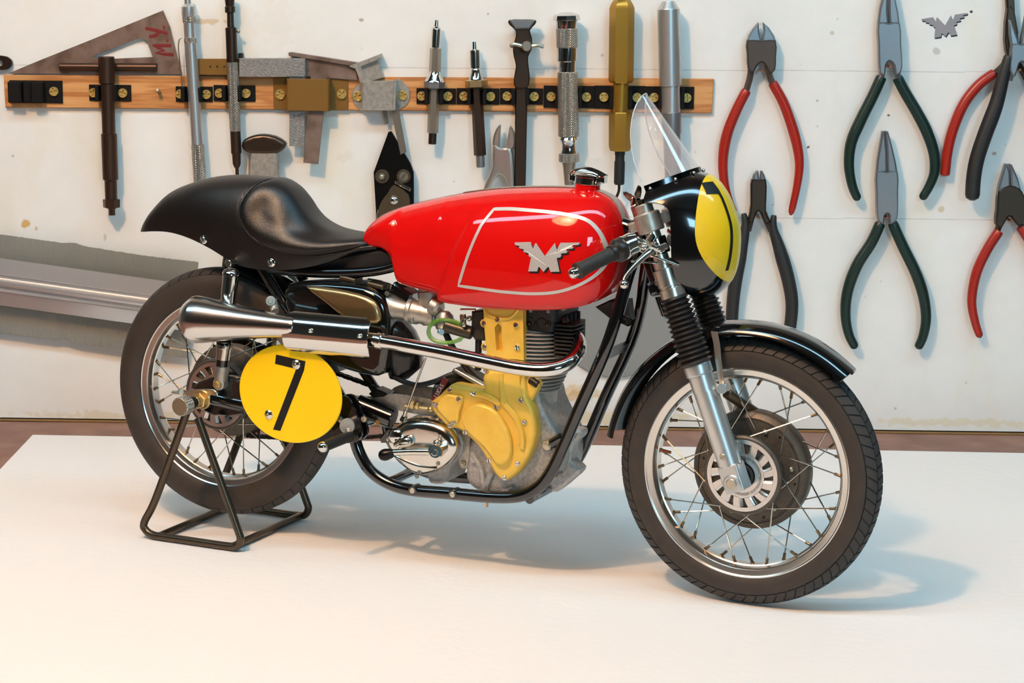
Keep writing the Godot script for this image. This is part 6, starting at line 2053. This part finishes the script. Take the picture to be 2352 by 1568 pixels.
# ---- rear suspension, oil tank, number plate, footrest, chain
func rear_end(bike: Node3D) -> void:
	var s: Soup
	var o := hold("swinging_arm", bike)
	for e in [1, -1]:
		s = Soup.new()
		tube(s, curve(L([-203, 73, 17.5 * e, -230, 72, 18.5 * e, -262, 74, 20 * e, -284, 76, 20.5 * e])), 4.3, 16)
		part("arm_tube", s, M.black, o)
		s = Soup.new()
		prism(s, curve2(P([-296, 79, -292, 84, -276, 89, -266, 86, -262, 76, -266, 69, -282, 67, -293, 71]), 2), 17.5, 23.0, 1.0, Transform3D(Basis.from_scale(Vector3(1, 1, e)), Vector3.ZERO) if e > 0 else Transform3D(Basis(), V(0, 0, -40.5)))
		part("axle_lug", s, M.black, o)
	s = Soup.new()
	rod(s, V(-203, 72, -19), V(-203, 72, 19), 6.0, 24, 0.6)
	part("pivot_tube", s, M.black, o)
	s = Soup.new()
	rod(s, V(-289.2, 75.3, -26), V(-289.2, 75.3, 31), 2.6, 16, 0.4)
	part("rear_axle", s, M.pale_brass, o)
	s = Soup.new()
	nut(s, V(-289.2, 75.3, 24.6), V(0, 0, 1), 4.4, 3.4, 0.6, 0.5)
	lathe(s, P([0, 23.4, 5.0, 23.4, 5.2, 23.8, 5.2, 24.4, 4.8, 24.8, 0, 24.8]), Transform3D(Basis(), V(-289.2, 75.3, 0)), 28)
	part("axle_nut", s, M.pale_brass, o)
	s = Soup.new()
	prism(s, curve2(P([-299.85, 76.36, -300.07, 78.65, -292.82, 80.26, -282.18, 81.27, -279.59, 78.07, -281.24, 74.47, -287.64, 72.7, -295.61, 74.23]), 2), 22.8, 24, 0.3)
	rod(s, V(-308.03, 77.02, 23), V(-298.88, 77.2, 23), 1.1, 10, 0.2)
	rod(s, V(-302.91, 77.28, 23), V(-300.49, 77.28, 23), 1.9, 6, 0.2)
	part("chain_tensioner", s, M.pale_metal, o)
	# pivot plates with footrest
	for q in [[21.0, 22.6], [24.2, 25.8]]:
		s = Soup.new()
		var off: float = 0.0 if q[0] < 22 else -1.4
		var pl := curve2(P([-208.04, 81.21, -205.52, 85.25, -202.27, 86.23, -199.3, 84.51, -195.85, 77.94, -192.41, 69.38, -193.41, 65.48, -197.39, 62.82, -203.88, 62.14, -209.37, 65.16, -209.83, 73.2]), 2)
		var sh := PackedVector2Array()
		for v in pl: sh.append(v + Vector2(off, off * 0.4))
		prism(s, sh, q[0], q[1], 0.3)
		part("pivot_plate", s, M.black, o)
	for q in [V(-194.32, 74.28, 23), V(-198.84, 65.7, 27), V(-205.52, 73.94, 27)]:
		s = Soup.new()
		nut(s, q - V(0, 0, 1), V(0, 0, 1), 1.7, 2.0)
		part("plate_nut", s, M.pale_metal, o)
	s = Soup.new()
	rod(s, V(-203.24, 79.06, 14), V(-183.18, 73.48, 12), 5.6, 20, 0.6)
	part("engine_tube", s, M.black, o)
	s = Soup.new()
	nut(s, V(-189.46, 72.29, 16), V(0, 0, 1), 1.5, 1.8)
	part("grease_nipple", s, M.brass, o)
	s = Soup.new()
	prism(s, P([-196.72, 85.29, -192.74, 88.35, -185.81, 86.33, -188.29, 84.53, -194.24, 83.51]), 6, 14, 0.4)
	part("pivot_lug", s, M.black_metal, o)
	s = Soup.new()
	prism(s, P([-193.53, 61.27, -189.03, 66.93, -183.56, 67.49, -185.29, 61.68, -190.28, 59.35, -193.03, 59.05]), 5, 8, 0.5)
	part("brake_tab", s, M.black, o)
	var fr := hold("footrest", bike)
	s = Soup.new()
	rod(s, V(-202.17, 70.76, 25), V(-199.56, 71.77, 31), 3.8, 28, 0.4)
	part("boss", s, M.satin, fr)
	s = Soup.new()
	var pa := V(-197.92, 66.85, 30); var pb := V(-202.42, 64.74, 50)
	rod(s, pa, pb, 2.7, 18, 0.3)
	part("peg", s, M.matt_black, fr)
	s = Soup.new()
	rod(s, V(-199.39, 70.25, 30), pa.lerp(pb, 0.06), 1.9, 14, 0.3)
	part("arm", s, M.satin, fr)
	s = Soup.new()
	ball(s, pb, 2.75, 20)
	part("peg_end", s, M.chrome, fr)
	# shocks
	for e in [1, -1]:
		var sk := hold("rear_shock", bike)
		var a := V(-270.5, 148, 23.0 * e); var b := V(-277, 85.2, 25.0 * e)
		var t := aim(a, b - a)
		s = Soup.new()
		rod(s, a + V(0, 0, -5 * e), a + V(0, 0, 4 * e), 2.0, 16, 0.3)
		part("top_eye", s, M.polished, sk)
		s = Soup.new()
		lathe(s, P([0, 3, 2.0, 3, 3.8, 4.2, 4.4, 5.6, 4.4, 6.4, 4.15, 6.6, 4.15, 26, 0, 26]), t, 32)
		part("shroud", s, M.chrome, sk)
		s = Soup.new()
		var coil := PackedVector3Array()
		for k in 97:
			var an := k / 12.0 * TAU
			coil.append(t * V(3.5 * cos(an), 3.5 * sin(an), 25 + 18.0 * k / 96.0))
		tube(s, coil, 0.85, 8)
		rod(s, t * V(0, 0, 24), t * V(0, 0, 45), 2.0, 12)
		part("spring", s, M.black_chrome, sk)
		s = Soup.new()
		lathe(s, P([0, 42.5, 4.1, 42.5, 4.2, 43, 4.2, 44.5, 3.7, 44.8, 3.7, 50.5, 0, 50.5]), t, 28)
		part("spring_seat", s, M.polished, sk)
		s = Soup.new()
		lathe(s, P([0, 46, 3.4, 46, 3.4, 55, 0, 55]), t, 24)
		part("damper_body", s, M.black, sk)
		s = Soup.new()
		lathe(s, P([0, 54, 3.6, 54, 3.7, 54.4, 3.5, 62, 2.4, 63, 0, 63]), t, 24)
		rod(s, b + V(0, 0, -2.6 * e), b + V(0, 0, 2.8 * e), 3.3, 22, 0.5)
		part("lower_eye", s, M.satin, sk)
		s = Soup.new()
		nut(s, b + V(0, 0, 2.8 * e), V(0, 0, e), 2.2, 1.8)
		part("eye_nut", s, M.pale_brass, sk)
	# rear mudguard blade
	s = Soup.new()
	var grid := []
	for i in 25:
		var an := deg_to_rad(14 + 70.0 * i / 24.0)
		var row := PackedVector3Array()
		for j in 9:
			var b := deg_to_rad(-90 + 180.0 * j / 8)
			var rr := 67.4 + 3.4 * cos(b)
			row.append(V(-289.2 + rr * cos(an), 75.3 + rr * sin(an), -11.5 * sin(b)))
		grid.append(row)
	sheet(s, grid, -0.7)
	part("rear_mudguard", s, M.black, bike, 50)
	# oil tank
	var ot := hold("oil_tank", bike)
	s = Soup.new()
	prism(s, curve2(P([-242.33, 135.29, -232.13, 140.7, -204.63, 141.59, -190.38, 139.14, -183.56, 131.58, -182.11, 115.31, -183.58, 100.9, -189.48, 95.72, -207.32, 97.65, -228.64, 105.58, -238.92, 120.6]), 2), -4, 21, 4.0, Transform3D(), 4)
	part("tank_body", s, M.oil_black, ot, 55)
	s = Soup.new()
	prism(s, curve2(P([-227.87, 138.76, -212.87, 138.76, -198.06, 137.23, -188.77, 134.01, -185.36, 127.52, -187.81, 122.96, -203.04, 123.27, -216.66, 131.22]), 2), 19.5, 23.4, 2.4, Transform3D(), 4)
	part("knee_panel", s, M.oil_panel, ot, 60)
	s = Soup.new()
	for q in [V(-207.59, 142.95, 12), V(-191.75, 140.79, 12)]: box(s, q, V(9, 2.4, 9), 0.6, Basis(Vector3(0, 0, 1), -0.15))
	rod(s, V(-187.09, 136.75, 12), V(-184.96, 137.46, 16), 1.4, 10, 0.3)
	part("tank_bracket", s, M.steel_dull, ot)
	s = Soup.new()
	box(s, V(-179.16, 137.44, 8), V(12, 6, 10), 1.0, Basis(Vector3(0, 0, 1), -0.45))
	rod(s, V(-185.29, 140.72, 8), V(-178.12, 133.85, 10), 1.8, 10, 0.3)
	part("oil_filler", s, M.black, ot)
	# number plate
	var np := hold("number_plate", bike)
	s = Soup.new()
	prism(s, circle(-231.3, 85.4, 29.7, 25.1, 72), 31.6, 32.8, 0.35)
	part("plate", s, M.yellow, np)
	s = Soup.new()
	prism(s, P([-238.95, 104.82, -222, 102.9, -222.89, 98.26, -236.98, 65.87, -241.19, 66.11, -227.4, 98.52, -239.64, 100.09]), 32.7, 32.95)
	part("number_seven", s, M.ink, np)
	for q in [V(-227.38, 100.74, 33), V(-243.65, 73.52, 33)]:
		s = Soup.new()
		lathe(s, P([0, -0.6, 2.3, -0.6, 2.4, 0.1, 1.2, 1.0, 0, 1.0]), aim(q, V(0, 0, 1)), 24)
		var w := part("cup_washer", s, M.polished, np)
		s = Soup.new()
		rod(s, q + V(0, 0, 0.6), q + V(0, 0, 1.5), 0.85, 12, 0.3)
		part("plate_screw", s, M.polished, w)
		s = Soup.new()
		rod(s, V(q.x, q.y, 18), V(q.x, q.y, 31.8), 1.6, 10)
		part("plate_standoff", s, M.matt_black, np)
	# chain: links in two runs
	var ch := hold("drive_chain", bike)
	var link := [Soup.new(), Soup.new()]
	for i in 2:
		for e in [1, -1]:
			var z: float = e * (0.9 if i == 0 else 1.35)
			var fig := PackedVector2Array()
			for k in 9: fig.append(Vector2(1.35, 0) + Vector2.from_angle(-2.0 + 4.0 * k / 8) * 0.95)
			for k in 9: fig.append(Vector2(-1.35, 0) + Vector2.from_angle(PI - 2.0 + 4.0 * k / 8) * 0.95)
			prism(link[i], fig, z - 0.2, z + 0.2)
		rod(link[i], V(-1.35, 0, -1.7), V(-1.35, 0, 1.7), 0.42, 8)
		rod(link[i], V(1.35, 0, -1.0), V(1.35, 0, 1.0), 0.75, 8)
	var lm := [commit(link[0]), commit(link[1])]
	for run in [[V(-285, 49.0, -13.6), V(-176, 63, -13.6), 3.0], [V(-292, 102.2, -13.6), V(-172, 74.5, -13.6), 0.0]]:
		var a: Vector3 = run[0]; var b: Vector3 = run[1]
		var m := int(a.distance_to(b) / 2.7)
		for k in m:
			var t := (k + 0.5) / m
			var d := (b - a).normalized()
			var p := a.lerp(b, t) - V(0, sin(PI * t) * run[2], 0)
			part("link", lm[k % 2], M.chain, ch, 38, mm(Transform3D(Basis(d, V(0, 0, 1).cross(d), V(0, 0, 1)), p)))
	s = Soup.new()
	var teeth := PackedVector2Array()
	for k in 19 * 4: teeth.append(Vector2(-166, 68) + Vector2.from_angle(TAU * k / (19 * 4)) * [6.0, 6.6, 7.3, 6.6][k % 4])
	prism(s, teeth, -14.2, -13.0)
	part("gearbox_sprocket", s, M.gun_metal, bike)

# ---- paddock stand
func stand() -> void:
	var o := thing("paddock_stand", "bent dark steel tube paddock stand holding up the rear wheel", "stand", "", bike_frame())
	var s: Soup
	for e in [1, -1]:
		s = Soup.new()
		var z: float = 34.5 * e
		var loop := L([-291.5, 71, z, -296, 60, z, -312, 22, z, -319.4, 8.6, z, -318.8, 4.6, z, -314.5, 2.4, z, -308, 2.1, z, -290, 2.1, z, -268, 2.1, z, -262.6, 3.0, z, -260.4, 6.8, z, -262.2, 12.4, z, -276, 46, z, -285.0, 68, z])
		tube(s, curve(loop, 6), 2.05, 14)
		part("side_loop", s, M.stand_steel, o)
		s = Soup.new()
		rod(s, V(-289.2, 75.3, 31.4 * e), V(-289.2, 75.3, 38 * e), 3.1, 20, 0.4)
		part("sleeve", s, M.matt_black, o)
		s = Soup.new()
		rod(s, V(-289.2, 75.3, 38 * e), V(-289.2, 75.3, 44.6 * e), 5.0, 40, 0.5)
		var kb := part("knob", s, M.knurl, o)
		s = Soup.new()
		rod(s, V(-289.2, 75.3, 44.2 * e), V(-289.2, 75.3, 44.9 * e), 4.5, 36, 0.1)
		part("knob_face", s, M.pale_brass_face, kb)
	for x in [-310.5, -265.5]:
		s = Soup.new()
		rod(s, V(x, 2.1, -34), V(x, 2.1, 34), 2.0, 14)
		part("cross_rail", s, M.stand_steel, o)
